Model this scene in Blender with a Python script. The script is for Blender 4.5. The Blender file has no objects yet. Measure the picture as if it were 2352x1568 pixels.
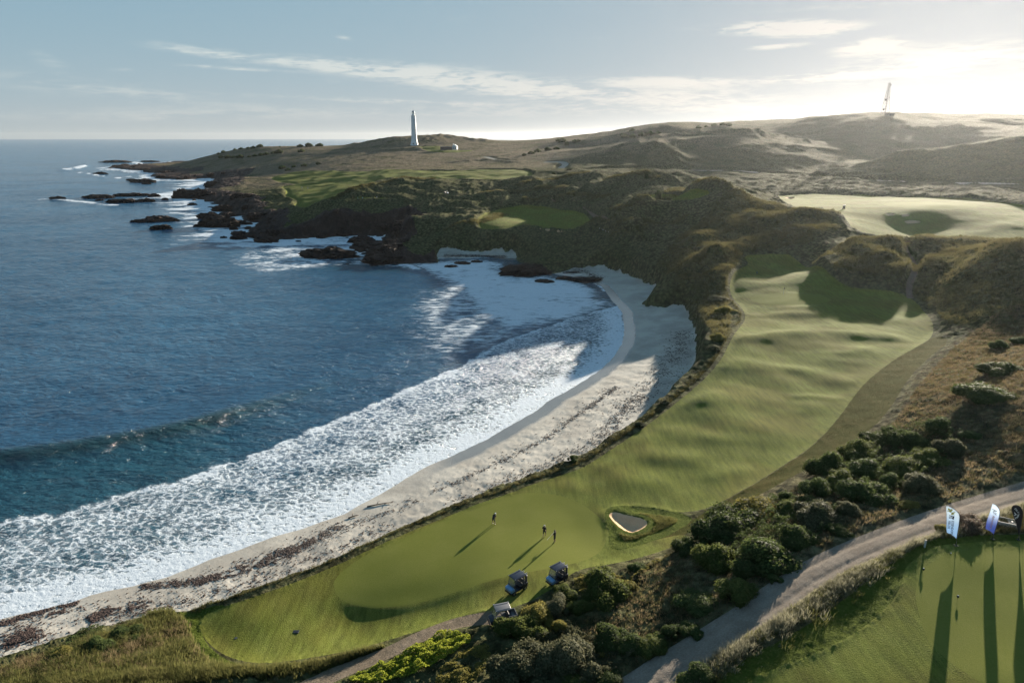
import bpy, bmesh, math, random
import numpy as np
from mathutils import Vector, Matrix

scene = bpy.context.scene
COL = scene.collection
R = math.radians

# ------------------------------------------------------------------ camera
CAM_H = 54.0
PITCH = R(16.69)
cam_data = bpy.data.cameras.new("camera")
cam_data.sensor_width = 36.0
cam_data.lens = 24.0
cam_data.clip_start = 0.5
cam_data.clip_end = 40000.0
cam = bpy.data.objects.new("camera", cam_data)
COL.objects.link(cam)
cam.location = (0, 0, CAM_H)
cam.rotation_euler = (math.pi / 2 - PITCH, 0, 0)
scene.camera = cam

# ------------------------------------------------------------------ light
SUN_EL = R(10.0)
SUN_AZ = R(33.0)            # to the right of the view direction (+Y)
SKY_STRENGTH = 0.148
SUN_STRENGTH = 5.0
EXPOSURE = 1.95
HAZE_DENSITY = 0.000017

sun_data = bpy.data.lights.new("sun", 'SUN')
sun_data.energy = SUN_STRENGTH
sun_data.angle = R(0.5)
sun_data.color = (1.0, 0.89, 0.72)
sun = bpy.data.objects.new("sun", sun_data)
COL.objects.link(sun)
sdir = Vector((math.sin(SUN_AZ) * math.cos(SUN_EL), math.cos(SUN_AZ) * math.cos(SUN_EL), math.sin(SUN_EL)))
sun.rotation_euler = sdir.to_track_quat('Z', 'Y').to_euler()
sun.location = (200, 300, 200)

scene.view_settings.view_transform = 'Standard'
scene.view_settings.look = 'None'
scene.view_settings.exposure = EXPOSURE
scene.view_settings.gamma = 1.0
scene.view_settings.use_curve_mapping = False
scene.cycles.max_bounces = 5
scene.cycles.diffuse_bounces = 2
scene.cycles.glossy_bounces = 2
scene.cycles.transmission_bounces = 3
scene.cycles.transparent_max_bounces = 6
scene.cycles.volume_bounces = 0
scene.cycles.caustics_reflective = False
scene.cycles.caustics_refractive = False
scene.cycles.sample_clamp_indirect = 4.0
scene.cycles.use_denoising = True


# ------------------------------------------------------------------ picture coordinates -> place
# The photograph was measured on a 2352x1568 copy; these turn a measured point into a ray and,
# with a known height or distance, into a real point of the place.
F_D, CX, CY = 1568.0, 1176.0, 784.0
SP, CP_ = math.sin(PITCH), math.cos(PITCH)


def ray(px, py):
    dv = np.asarray(py, float) - CY
    down = F_D * SP + dv * CP_
    fwd = F_D * CP_ - dv * SP
    return (np.asarray(px, float) - CX) / fwd, down / fwd     # x/Y and drop/Y


def at_z(px, py, z=0.0):
    u, t = ray(px, py)
    Y = (CAM_H - z) / t
    return np.stack([u * Y, Y], -1)


# ------------------------------------------------------------------ node helpers
class NT:
    def __init__(self, tree):
        self.t = tree
        tree.nodes.clear()

    def n(self, typ, props=None, **ins):
        nd = self.t.nodes.new(typ)
        for k, v in (props or {}).items():
            setattr(nd, k, v)
        for k, v in ins.items():
            self.set(nd, k, v)
        return nd

    def sock(self, nd, key):
        if isinstance(key, int):
            return nd.inputs[key]
        key = key.replace('_', ' ')
        for s in nd.inputs:
            if s.name.lower() == key.lower() and s.enabled:
                return s
        for s in nd.inputs:
            if s.name.lower() == key.lower():
                return s
        raise KeyError(key + ' in ' + nd.bl_idname)

    def set(self, nd, key, v):
        s = self.sock(nd, key)
        if isinstance(v, bpy.types.NodeSocket):
            self.t.links.new(v, s)
        elif isinstance(v, bpy.types.Node):
            self.t.links.new(v.outputs[0], s)
        else:
            if s.type == 'RGBA' and len(v) == 3:
                v = (*v, 1.0)
            s.default_value = v

    def math(self, op, a, b=None, c=None, clamp=False):
        nd = self.t.nodes.new('ShaderNodeMath')
        nd.operation = op
        nd.use_clamp = clamp
        for i, v in enumerate((a, b, c)):
            if v is not None:
                self.set(nd, i, v)
        return nd.outputs[0]

    def mix(self, fac, a, b, blend='MIX'):
        nd = self.t.nodes.new('ShaderNodeMix')
        nd.data_type = 'RGBA'
        nd.blend_type = blend
        for idx, v in ((0, fac), (6, a), (7, b)):
            s = nd.inputs[idx]
            if isinstance(v, bpy.types.NodeSocket):
                self.t.links.new(v, s)
            else:
                if idx and len(v) == 3:
                    v = (*v, 1.0)
                s.default_value = v
        return nd.outputs[2]

    def remap(self, v, a, b, c=0.0, d=1.0, smooth=True):
        nd = self.t.nodes.new('ShaderNodeMapRange')
        nd.interpolation_type = 'SMOOTHSTEP' if smooth else 'LINEAR'
        self.set(nd, 0, v)
        for i, x in enumerate((a, b, c, d)):
            self.set(nd, i + 1, x)
        return nd.outputs[0]

    def noise(self, vec, scale, detail=4, rough=0.55, dist=0.0):
        nd = self.n('ShaderNodeTexNoise', Scale=scale, Detail=detail, Roughness=rough, Distortion=dist)
        if vec is not None:
            self.set(nd, 'Vector', vec)
        return nd.outputs[0]

    def attr(self, name, out=2):
        nd = self.t.nodes.new('ShaderNodeAttribute')
        nd.attribute_name = name
        return nd.outputs[out]

    def pos(self):
        return self.t.nodes.new('ShaderNodeNewGeometry').outputs['Position']

    def mapping(self, vec, scale=(1, 1, 1), rot=(0, 0, 0), loc=(0, 0, 0)):
        nd = self.n('ShaderNodeMapping', Vector=vec)
        nd.inputs['Scale'].default_value = scale
        nd.inputs['Rotation'].default_value = rot
        nd.inputs['Location'].default_value = loc
        return nd.outputs[0]

    def out(self, surf):
        o = self.n('ShaderNodeOutputMaterial')
        self.t.links.new(surf.outputs[0] if isinstance(surf, bpy.types.Node) else surf, o.inputs[0])


def new_mat(name):
    m = bpy.data.materials.new(name)
    m.use_nodes = True
    return m, NT(m.node_tree)


def simple_mat(name, color, rough=0.6, metal=0.0, spec=0.4, grain=0.15, gscale=18.0):
    m, t = new_mat(name)
    p = t.pos()
    n = t.noise(t.n('ShaderNodeTexCoord').outputs['Object'], gscale, 4)
    a = tuple(c * (1 - grain) for c in color)
    b = tuple(min(1, c * (1 + grain)) for c in color)
    bs = t.n('ShaderNodeBsdfPrincipled', Base_Color=t.mix(n, a, b), Roughness=rough, Metallic=metal)
    bs.inputs['Specular IOR Level'].default_value = spec
    t.out(bs)
    return m


# ------------------------------------------------------------------ sky
world = bpy.data.worlds.new("World")
scene.world = world
world.use_nodes = True
w = NT(world.node_tree)
sky = w.n('ShaderNodeTexSky')
sky.sky_type = 'NISHITA'
sky.sun_disc = False
sky.sun_elevation = SUN_EL
sky.sun_rotation = SUN_AZ
sky.altitude = 50
sky.air_density = 0.55
sky.dust_density = 0.25
sky.ozone_density = 2.0
dirv = w.n('ShaderNodeTexCoord').outputs['Generated']
sep = w.n('ShaderNodeSeparateXYZ', Vector=dirv)
X, Y_, Z = sep.outputs
azn = w.math('ARCTAN2', X, Y_)
eln = w.math('ARCSINE', Z)


def px_dir(px, py):
    u, t = ray(px, py)
    return math.atan(u), math.atan2(-t, math.hypot(1, u))


# cloud texture: streaks lying along the horizon, sampled on the direction itself
cvec = w.n('ShaderNodeCombineXYZ', X=azn, Y=w.math('MULTIPLY', eln, 6.5), Z=0.0).outputs[0]
cn1 = w.noise(cvec, 7.0, 8, 0.62, 0.6)
cn2 = w.noise(cvec, 34.0, 7, 0.62, 0.5)
tex = w.math('MULTIPLY_ADD', cn2, 0.42, w.math('MULTIPLY', cn1, 0.58))
STREAKS = [  # centre x, y, half width, half height, slope (dy/dx), strength
    (800, 156, 190, 11, 0.07, 1.0), (1120, 192, 330, 27, 0.10, 1.1), (470, 121, 130, 10, 0.10, .75),
    (520, 157, 120, 4, 0.03, .8), (230, 204, 340, 20, 0.08, .45), (110, 135, 50, 18, 0.3, .35),
    (1790, 64, 160, 12, 0.02, 1.5), (1860, 74, 80, 10, 0.0, 1.3), (1788, 107, 62, 5, -0.03, 1.2),
    (2000, 106, 68, 13, -0.1, 1.5), (1520, 188, 150, 11, 0.02, .9), (1620, 220, 200, 22, 0.02, .6),
    (1900, 178, 190, 9, 0.0, 1.1), (2180, 140, 260, 30, -0.05, 1.1), (2250, 215, 300, 26, -0.04, .6),
    (1100, 258, 620, 16, 0.0, .40), (790, 87, 20, 4, 0.1, .7), (300, 268, 420, 14, 0.0, .35),
    (1900, 245, 300, 10, 0.0, .5), (1950, 15, 220, 9, 0.0, .35), (280, 160, 50, 4, 0, .4), (880, 232, 260, 6, .03, .6),
]
cov = None
for (px, py, hw, hh, sl, st) in STREAKS:
    a0, e0 = px_dir(px, py)
    k = 1 / 1640.0 * math.cos(a0) ** 2
    dx = w.math('SUBTRACT', azn, a0)
    dy = w.math('MULTIPLY_ADD', dx, sl, w.math('SUBTRACT', eln, e0))
    q = w.math('ADD', w.math('POWER', w.math('ABSOLUTE', w.math('MULTIPLY', dx, 1 / (hw * k))), 2.0),
               w.math('POWER', w.math('ABSOLUTE', w.math('MULTIPLY', dy, 1640.0 / hh)), 2.0))
    g = w.math('MULTIPLY', w.math('EXPONENT', w.math('MULTIPLY', q, -1.0)), st)
    cov = g if cov is None else w.math('ADD', cov, g)
cov = w.math('MINIMUM', cov, 1.35)
# thin general wisps everywhere in the sky, so that it goes on outside the frame as it is inside
cov = w.math('MAXIMUM', cov, w.math('MULTIPLY', w.remap(cn1, .5, .8), .30))
cloud = w.remap(w.math('MULTIPLY', cov, w.remap(tex, 0.33, 0.62)), 0.05, 0.80)
base = w.n('ShaderNodeGamma', Color=sky.outputs[0], Gamma=0.5).outputs[0]        # gamma compresses the sky's brightness: evens it out and greys it
base = w.n('ShaderNodeHueSaturation', Color=base, Saturation=1.45, Value=1.0).outputs[0]
base = w.mix(1.0, base, (1.06, 1.50, 2.05), 'MULTIPLY')
_dv = w.n('ShaderNodeVectorMath', {'operation': 'MULTIPLY_ADD'})
w.set(_dv, 0, base)
_dv.inputs[1].default_value = (.82, .82, .82)
_dv.inputs[2].default_value = (1, 1, 1)
_dd = w.n('ShaderNodeVectorMath', {'operation': 'DIVIDE'})
w.set(_dd, 0, base)
w.set(_dd, 1, _dv.outputs[0])
base = w.mix(1.0, _dd.outputs[0], (1.03, 1.01, .99), 'MULTIPLY')
lit = w.mix(1.0, base, (1.15, 1.0, .88), 'MULTIPLY')
lit = w.mix(1.0, lit, (.46, .44, .40), 'ADD')
skyc = w.mix(w.math('MULTIPLY', cloud, 0.85), base, lit)
bg = w.n('ShaderNodeBackground', Color=skyc, Strength=SKY_STRENGTH)
wo = w.n('ShaderNodeOutputWorld')
w.t.links.new(bg.outputs[0], wo.inputs[0])


# ------------------------------------------------------------------ object helpers
def tag(o, label=None, cat=None, group=None, kind=None):
    if label:
        o['label'] = label
    if cat:
        o['category'] = cat
    if group:
        o['group'] = group
    if kind:
        o['kind'] = kind
    return o


def link(o, parent=None):
    COL.objects.link(o)
    if parent is not None:
        o.parent = parent
    return o


def np_mesh(name, V, F, mat=None, parent=None, smooth=True, attrs=None, fmat=None):
    """one mesh object from numpy arrays; F is (n,3) or (n,4)"""
    me = bpy.data.meshes.new(name)
    V = np.ascontiguousarray(V, np.float32)
    F = np.ascontiguousarray(F, np.int32)
    k = F.shape[1]
    me.vertices.add(len(V))
    me.vertices.foreach_set('co', V.ravel())
    me.loops.add(F.size)
    me.loops.foreach_set('vertex_index', F.ravel())
    me.polygons.add(len(F))
    me.polygons.foreach_set('loop_start', np.arange(0, F.size, k, dtype=np.int32))
    me.polygons.foreach_set('loop_total', np.full(len(F), k, np.int32))
    me.polygons.foreach_set('use_smooth', np.full(len(F), smooth, bool))
    if fmat is not None:
        me.polygons.foreach_set('material_index', np.asarray(fmat, np.int32))
    for an, av in (attrs or {}).items():
        at = me.attributes.new(an, 'FLOAT', 'POINT')
        at.data.foreach_set('value', np.ascontiguousarray(av, np.float32))
    me.update(calc_edges=True)
    for m in (mat if isinstance(mat, (list, tuple)) else [mat]):
        if m is not None:
            me.materials.append(m)
    o = bpy.data.objects.new(name, me)
    return link(o, parent)


def empty(name, loc, rz=0.0):
    o = bpy.data.objects.new(name, None)
    o.empty_display_size = 0.3
    o.location = loc
    o.rotation_euler = (0, 0, rz)
    return link(o)


def copy_tree(o, parent=None):
    c = o.copy()
    link(c, parent)
    for ch in list(o.children):
        copy_tree(ch, c)
    return c


class MB:
    """collects shapes into one mesh"""
    def __init__(self):
        self.bm = bmesh.new()

    def box(self, c, s, rot=None, bevel=0.0, taper=None):
        r = bmesh.ops.create_cube(self.bm, size=1.0)
        vs = r['verts']
        for v in vs:
            tx = 1.0
            if taper and v.co.z > 0:
                tx = taper
            v.co = Vector((v.co.x * s[0] * tx, v.co.y * s[1] * tx, v.co.z * s[2]))
        if bevel:
            es = list({e for v in vs for e in v.link_edges})
            rb = bmesh.ops.bevel(self.bm, geom=es, offset=bevel, segments=2, affect='EDGES', profile=0.6)
            vs = [g for g in rb['verts']] + [v for v in vs if v.is_valid]
            vs = list({v for v in vs if v.is_valid})
        M = Matrix.Translation(c)
        if rot is not None:
            M = M @ rot.to_4x4()
        for v in vs:
            v.co = M @ v.co
        return self

    def tube(self, pts, rad, seg=8, cap=True):
        pts = [Vector(p) for p in pts]
        rads = rad if isinstance(rad, (list, tuple)) else [rad] * len(pts)
        rings = []
        for i, p in enumerate(pts):
            d = (pts[min(i + 1, len(pts) - 1)] - pts[max(i - 1, 0)]).normalized()
            a = d.orthogonal().normalized()
            if i and rings:
                a = (prev_a - d * prev_a.dot(d)).normalized()
            prev_a = a
            b = d.cross(a)
            rings.append([self.bm.verts.new(p + (a * math.cos(2 * math.pi * k / seg) + b * math.sin(2 * math.pi * k / seg)) * rads[i]) for k in range(seg)])
        for i in range(len(rings) - 1):
            for k in range(seg):
                self.bm.faces.new((rings[i][k], rings[i][(k + 1) % seg], rings[i + 1][(k + 1) % seg], rings[i + 1][k]))
        if cap:
            self.bm.faces.new(rings[0][::-1])
            self.bm.faces.new(rings[-1])
        return self

    def lathe(self, prof, seg=24, c=(0, 0, 0), axis='Z'):
        rings = []
        for (r, z) in prof:
            ring = []
            for k in range(seg):
                a = 2 * math.pi * k / seg
                p = Vector((r * math.cos(a), r * math.sin(a), z))
                if axis == 'Y':
                    p = Vector((p.x, p.z, p.y))
                elif axis == 'X':
                    p = Vector((p.z, p.x, p.y))
                ring.append(self.bm.verts.new(p + Vector(c)))
            rings.append(ring)
        for i in range(len(rings) - 1):
            for k in range(seg):
                self.bm.faces.new((rings[i][k], rings[i][(k + 1) % seg], rings[i + 1][(k + 1) % seg], rings[i + 1][k]))
        self.bm.faces.new(rings[0][::-1])
        self.bm.faces.new(rings[-1])
        return self

    def prism(self, pts, thick, M=None):
        """flat outline (x,z) extruded along y by thick"""
        M = M or Matrix.Identity(4)
        f = [self.bm.verts.new(M @ Vector((p[0], -thick / 2, p[1]))) for p in pts]
        b = [self.bm.verts.new(M @ Vector((p[0], thick / 2, p[1]))) for p in pts]
        self.bm.faces.new(f)
        self.bm.faces.new(b[::-1])
        n = len(pts)
        for i in range(n):
            self.bm.faces.new((f[i], b[i], b[(i + 1) % n], f[(i + 1) % n]))
        return self

    def build(self, name, mat, parent=None, smooth=False):
        bmesh.ops.recalc_face_normals(self.bm, faces=self.bm.faces[:])
        me = bpy.data.meshes.new(name)
        self.bm.to_mesh(me)
        self.bm.free()
        if smooth:
            me.polygons.foreach_set('use_smooth', [True] * len(me.polygons))
        me.materials.append(mat)
        o = bpy.data.objects.new(name, me)
        return link(o, parent)


# ------------------------------------------------------------------ numpy noise
_rs = np.random.RandomState(7)
_PERM = _rs.permutation(4096).astype(np.int64)
_GR = _rs.rand(4096) * 2 * np.pi
_GX, _GY = np.cos(_GR), np.sin(_GR)


def pnoise(x, y, seed=0):
    xi = np.floor(x).astype(np.int64)
    yi = np.floor(y).astype(np.int64)
    xf, yf = x - xi, y - yi

    def g(ix, iy, dx, dy):
        h = _PERM[(_PERM[(ix + seed * 131) & 4095] + iy) & 4095]
        return _GX[h] * dx + _GY[h] * dy
    u = xf * xf * xf * (xf * (xf * 6 - 15) + 10)
    v = yf * yf * yf * (yf * (yf * 6 - 15) + 10)
    a = g(xi, yi, xf, yf)
    b = g(xi + 1, yi, xf - 1, yf)
    c = g(xi, yi + 1, xf, yf - 1)
    d = g(xi + 1, yi + 1, xf - 1, yf - 1)
    return ((a + (b - a) * u) * (1 - v) + (c + (d - c) * u) * v) * 1.5


def fbm(x, y, wl, octs=4, gain=0.5, seed=0, ridged=False):
    s = 0.0
    amp, tot = 1.0, 0.0
    for o in range(octs):
        n = pnoise(x / wl + 17.3 * o, y / wl - 9.1 * o, seed + o)
        s = s + amp * ((1 - 2 * np.abs(n)) if ridged else n)
        tot += amp
        amp *= gain
        wl /= 2.03
    return s / tot


def sstep(a, b, x):
    t = np.clip((x - a) / (b - a), 0, 1)
    return t * t * (3 - 2 * t)


def sdf_poly(poly, x, y, pad=1e9, closed=True):
    """signed distance to a polygon, positive inside; points farther than pad from its box get -pad"""
    poly = np.asarray(poly, float)
    shp = x.shape
    x, y = x.ravel(), y.ravel()
    out = np.full(x.shape, -pad)
    lo, hi = poly.min(0) - pad, poly.max(0) + pad
    m = np.nonzero((x > lo[0]) & (x < hi[0]) & (y > lo[1]) & (y < hi[1]))[0]
    for s in range(0, len(m), 200000):
        k = m[s:s + 200000]
        px, py = x[k], y[k]
        d2 = np.full(px.shape, 1e18)
        ins = np.zeros(px.shape, bool)
        n = len(poly)
        for i in range(n if closed else n - 1):
            ax, ay = poly[i]
            bx, by = poly[(i + 1) % n]
            ex, ey = bx - ax, by - ay
            wx, wy = px - ax, py - ay
            t = np.clip((wx * ex + wy * ey) / (ex * ex + ey * ey + 1e-12), 0, 1)
            dx, dy = wx - t * ex, wy - t * ey
            np.minimum(d2, dx * dx + dy * dy, out=d2)
            if closed:
                c = ((ay > py) != (by > py)) & (px < ex * (py - ay) / (ey if abs(ey) > 1e-12 else 1e-12) + ax)
                ins ^= c
        d = np.sqrt(d2)
        out[k] = np.where(ins, d, -d) if closed else -d
    return out.reshape(shp)


def smooth_poly(p, it=2, closed=True):
    p = np.asarray(p, float)
    for _ in range(it):
        q = np.roll(p, -1, 0)
        a, b = .75 * p + .25 * q, .25 * p + .75 * q
        if closed:
            p = np.stack([a, b], 1).reshape(-1, p.shape[1])
        else:
            p = np.concatenate([p[:1], np.stack([a, b], 1)[:-1].reshape(-1, p.shape[1]), p[-1:]])
    return p

# ================================================================== terrain
# control points: measured picture point + known height (Zp) or known distance (Dp)
Zp = """470,1440,4.2 620,1500,4.2 560,1410,4.5 700,1340,4.6 860,1270,4.7 1000,1200,4.7 1120,1150,4.8 1250,1100,5 1350,1060,5.3
1450,1000,5.8 1540,930,6.5 1600,880,7.3 1660,828,8.5 1690,770,9.2 800,1440,3.7 1080,1250,4.9 1300,1200,5.1 1200,1340,6 1000,1400,4.6
1400,1270,5.8 1560,1200,6.2 1500,1100,5.6 1650,1080,6.3 1740,1000,6.9 1650,930,7.0 1800,880,7.6 1900,900,8 1750,820,8.4 1950,800,9
1800,750,8.8 2050,760,9.5 1800,690,9.7 1750,630,10.5 1850,620,11 1950,690,9.8 1742,1106,7 1869,1025,7.8 1956,918,8.6 2049,828,9.5
2124,787,10 1824,1094,8.2 1937,1030,9.3 2049,933,10.5 2124,828,10.8 2181,787,11 2150,1000,13 2000,1080,11 2250,1050,14 2352,1050,15
2352,950,16.5 2250,900,15.5 2150,900,13 2300,800,14 2352,760,14.5 2220,800,12.4 2330,860,16.5 1900,1140,11 1750,1200,9.5 1650,1260,9
1550,1300,8.2 1440,1330,7.2 1850,1230,12 1700,1330,11 1560,1400,9.2 1400,1420,7.8 1250,1440,7 1160,1500,7.3 1000,1500,6.4 1300,1540,8.5
2352,1125,14.2 2160,1190,14 1940,1275,13.2 1790,1362,12.2 1650,1455,11 1480,1560,9.6 2200,1250,14.2 2352,1245,14.3 2100,1330,13.8
2000,1440,13.2 1800,1540,12.5 2200,1450,13.6 2352,1400,14 2352,1560,13.8 2100,1560,13.2 2320,1180,14.3 50,1530,5 200,1480,5
330,1450,4.6 100,1560,6 400,1550,5.2 700,1560,4.8 900,1550,6 1480,640,5 1530,665,6 1330,600,4 1400,612,4.4 1240,500,12 1130,530,10.5
1330,520,12 1300,475,15 1180,480,14 1200,560,7 1300,560,7.5 1400,545,11 1450,570,9.5 1220,595,3.4 1100,565,4.4 1100,550,8 1000,555,5
960,540,5 900,525,6 700,518,5 800,500,12 930,500,13 1000,510,11 680,476,8 760,458,11 640,440,9 700,410,12 800,420,15 860,400,20
950,402,22 1050,400,24 1150,400,25 1180,410,24 600,400,8 952,334.5,41.5 1709,393,25 1847,405,22 1974,416,22 2124,418,22 2274,435,21
2352,443,20 1450,390,27 1600,390,26 1325,392,27 1540,402,23 1650,405,22 1530,452,17 1450,450,17 1760,455,19.5 1850,465,19
1950,470,19 2100,460,19.5 2250,460,20 2352,455,20 2130,540,13.5 2200,552,14 2200,562,14 2352,555,16 2300,520,18 2000,545,15
1960,500,18 2352,490,20 1960,672,10.3 2060,682,10.4 2090,560,15 2106,613,12.5 2092,670,10.8 2150,760,10.2 560,470,4 560,440,5 620,500,4
480,420,3.5 1005,566,4.6 1184,572,4.4 1290,602,3.6"""
Dp = """1600,600,238 1650,560,262 1540,600,250 1480,590,262 1400,590,272 1640,650,215 1650,700,195 1640,620,228 1690,600,238
830,440,455 1000,420,500 1060,425,490 900,470,425 1050,470,420 1100,440,460 1200,440,450 1190,465,420 802,452,440 868,430,470
934,418,500 740,500,400 470,362,1300 544,346,1300 600,338,1250 720,338,1200 850,330,1150 890,319,1130 1010,311,1150 1100,322,1150
1000,341,980 1040,346,960 800,360,950 900,360,900 1000,365,850 700,380,900 800,385,800 600,385,950 500,390,1050 420,385,1180
1200,325,1300 1350,320,1350 1150,350,900 1250,340,950 1100,375,760 1200,375,720 1290,380,680 1322,372,690 1416,344,740 1498,324,780
1545,316,800 1674,308,820 1709,310,820 1458,344,700 1510,340,700 1480,360,680 1526,360,660 1600,350,690 1700,350,680 1800,340,720
1561,287,1000 1505,292,1000 1463,299,1000 1400,315,1000 1592,296,1000 1545,330,900 1693,296,1000 1787,293,980 1873,276,960
1937,267.5,950 2031,271,930 2124,277,930 2203,279,930 2256,275,930 2352,281,920 1806,321,850 1869,319,850 1907,302,860 1993,285,870
2068,298,850 1950,340,740 2050,330,760 2150,320,780 2300,305,800 2050,372,690 2250,352,700 1862,403,600 1937,390,600 2012,369.5,600
2087,351,600 2162,343,600 2352,317,610 2240,332,604 1474,412,440 1420,428,420 1560,420,440 1224,420,480 1290,412,475 1350,404,490 1400,414,465 1400,470,372 1400,498,320 1450,487,322 1480,500,305 1498,463,338
1530,470,345 1640,428,330 1600,436,335 1560,450,340 1510,456,350 1690,445,330 1740,465,330 1780,480,325 1640,500,300 1640,540,280
1560,520,310 1500,540,310 1640,452,400 1720,452,420 1860,490,310 1900,500,300 1930,520,285 1800,510,290 1740,540,275 1850,550,262
1900,560,255 1750,570,255 1900,600,235 2100,488,325 2050,487,330 2160,490,322 2100,515,312 2250,500,309 2000,558,240 1950,580,228 1915,610,215
2050,580,225 2060,640,200 1980,640,203 2150,565,235 2130,610,215 2180,625,200 2250,590,195 2300,583,190 2352,585,185 2352,650,165
2250,660,172 2180,690,175 2300,720,150 2300,560,245"""
Wp = """-40,40,6 0,35,8 30,30,11 -60,55,3 60,35,14 200,100,18 260,200,24 500,300,22 700,500,35 900,800,60 1300,1000,60 -300,1500,18
0,1600,38 300,1800,45 0,1750,20 -500,1400,10 600,1600,60 1200,1800,60 1500,2200,30 400,2200,20 90,60,14.5 120,90,18 34,24,10 10,22,8 60,24,13
-20,26,6 110,70,15"""


def parse(s):
    return np.array([[float(v) for v in q.split(',')] for q in s.split()])


zp, dp, wp = parse(Zp), parse(Dp), parse(Wp)
pts = [np.c_[at_z(zp[:, 0], zp[:, 1], zp[:, 2]), zp[:, 2]]]
du_, dt_ = ray(dp[:, 0], dp[:, 1])
pts.append(np.c_[du_ * dp[:, 2], dp[:, 2], CAM_H - dt_ * dp[:, 2]])
pts.append(wp)
CPS = np.concatenate(pts)
cu, cv = CPS[:, 0] / CPS[:, 1], np.log(CPS[:, 1])


def tps(r2):
    return 0.5 * r2 * np.log(r2 + 1e-9)


n_ = len(CPS)
A = np.zeros((n_ + 3, n_ + 3))
A[:n_, :n_] = tps((cu[:, None] - cu[None]) ** 2 + (cv[:, None] - cv[None]) ** 2)
A[:n_, :n_] += np.eye(n_) * 2e-5
A[:n_, n_:] = np.c_[np.ones(n_), cu, cv]
A[n_:, :n_] = A[:n_, n_:].T
RBF = np.linalg.solve(A, np.r_[CPS[:, 2], 0, 0, 0])

NU, NV = 1440, 1080
U0, U1, V0, V1 = -1.06, 1.42, math.log(24.0), math.log(2500.0)
us, vs = np.linspace(U0, U1, NU), np.linspace(V0, V1, NV)
CS = 5
cus, cvs = np.linspace(U0, U1, NU // CS), np.linspace(V0, V1, NV // CS)
CU, CVV = np.meshgrid(cus, cvs)
zc = np.zeros(CU.size)
for s in range(0, CU.size, 20000):
    a, b = CU.ravel()[s:s + 20000], CVV.ravel()[s:s + 20000]
    zc[s:s + 20000] = tps((a[:, None] - cu) ** 2 + (b[:, None] - cv) ** 2) @ RBF[:n_] + RBF[n_] + RBF[n_ + 1] * a + RBF[n_ + 2] * b
zc = zc.reshape(CU.shape)


def _cr(t):
    return np.stack([-.5 * t + t * t - .5 * t ** 3, 1 - 2.5 * t * t + 1.5 * t ** 3, .5 * t + 2 * t * t - 1.5 * t ** 3, -.5 * t * t + .5 * t ** 3], -1)


def rbf_at(x, y):
    """smooth bare-ground height from the control points"""
    y = np.maximum(y, 1.0)
    fu = np.clip((x / y - U0) / (U1 - U0), 0, 1) * (len(cus) - 1)
    fv = np.clip((np.log(y) - V0) / (V1 - V0), 0, 1) * (len(cvs) - 1)
    iu = np.clip(np.floor(fu).astype(int), 1, len(cus) - 3)
    iv = np.clip(np.floor(fv).astype(int), 1, len(cvs) - 3)
    wu, wv = _cr(fu - iu), _cr(fv - iv)
    r = 0
    for i in range(4):
        row = 0
        for j in range(4):
            row = row + wu[..., j] * zc[iv + i - 1, iu + j - 1]
        r = r + wv[..., i] * row
    return r


# ---- shoreline (measured at sea level), then the unseen back of the headland
SHORE_PX = parse("""-420,1560 -150,1462 0,1419 56,1407 150,1385 210,1362 300,1346 394,1319 469,1289 544,1263 619,1235 694,1211 742,1194 790,1179 875,1132 931,1098
991,1064 1025,1051 1066,1032 1111,1012 1156,985 1223,948 1268,914 1317,888 1366,858 1400,828 1418,805 1428,787 1432,768 1432,745 1428,719
1418,704 1403,689 1396,678 1381,659 1343,642 1306,634 1275,630 1258,626 1231,631 1197,630 1167,622 1175,612 1205,604 1184,597 1160,596
1110,590 1083,592 1016,594 1000,602 960,603 915,606 880,606 845,603 850,597 890,592 850,583 880,575 905,562 893,556 890,548 930,540
915,538 870,540 800,541 760,543 700,547 640,549 600,548 572,542 585,528 600,518 575,508 560,500 535,487 515,478 490,466 470,460 440,452
420,446 470,440 488,432 480,424 500,412 470,409 420,413 370,410 345,404 395,398 340,396 330,392 280,388 265,385 300,381 370,377 400,372""")
shore = at_z(SHORE_PX[:, 0], SHORE_PX[:, 1], 0.0)
LAND = np.concatenate([shore, [[-600, 1480], [-420, 1560], [-200, 1640], [0, 1760], [300, 1950], [900, 2400], [2800, 2900], [2800, -50], [-80, -50]]])

BEACH_EDGE = parse("""-420,1640 -150,1555 0,1514 49,1505 112,1482 180,1460 240,1443 311,1424 375,1407 450,1400 506,1385 581,1362 675,1329 790,1282 837,1256 905,1226 991,1186
1100,1145 1156,1126 1212,1104 1268,1085 1325,1066 1373,1036 1426,1002 1456,984 1512,937 1531,918 1571,888 1585,860 1594,828 1601,783 1584,723
1569,697 1531,699 1475,693 1482,678 1531,665 1493,648 1437,625 1400,610 1325,607 1268,616""")
be = at_z(BEACH_EDGE[:, 0], BEACH_EDGE[:, 1], 2.6)
be = smooth_poly(be, 2, closed=False)
off = at_z(np.array([1150., 1150, 700, 300, -420]), np.array([640., 780, 1000, 1160, 1380]), 0.0)
BEACH = np.concatenate([be, off])
COVE = smooth_poly(at_z(*parse("1000,572 1043,575 1100,577 1184,577 1190,590 1170,604 1083,604 1010,600").T, 1.4), 2)


def pin_noise(x, y, wl, amp, seed):
    return fbm(x, y, wl, 3, .5, seed) * amp


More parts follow.
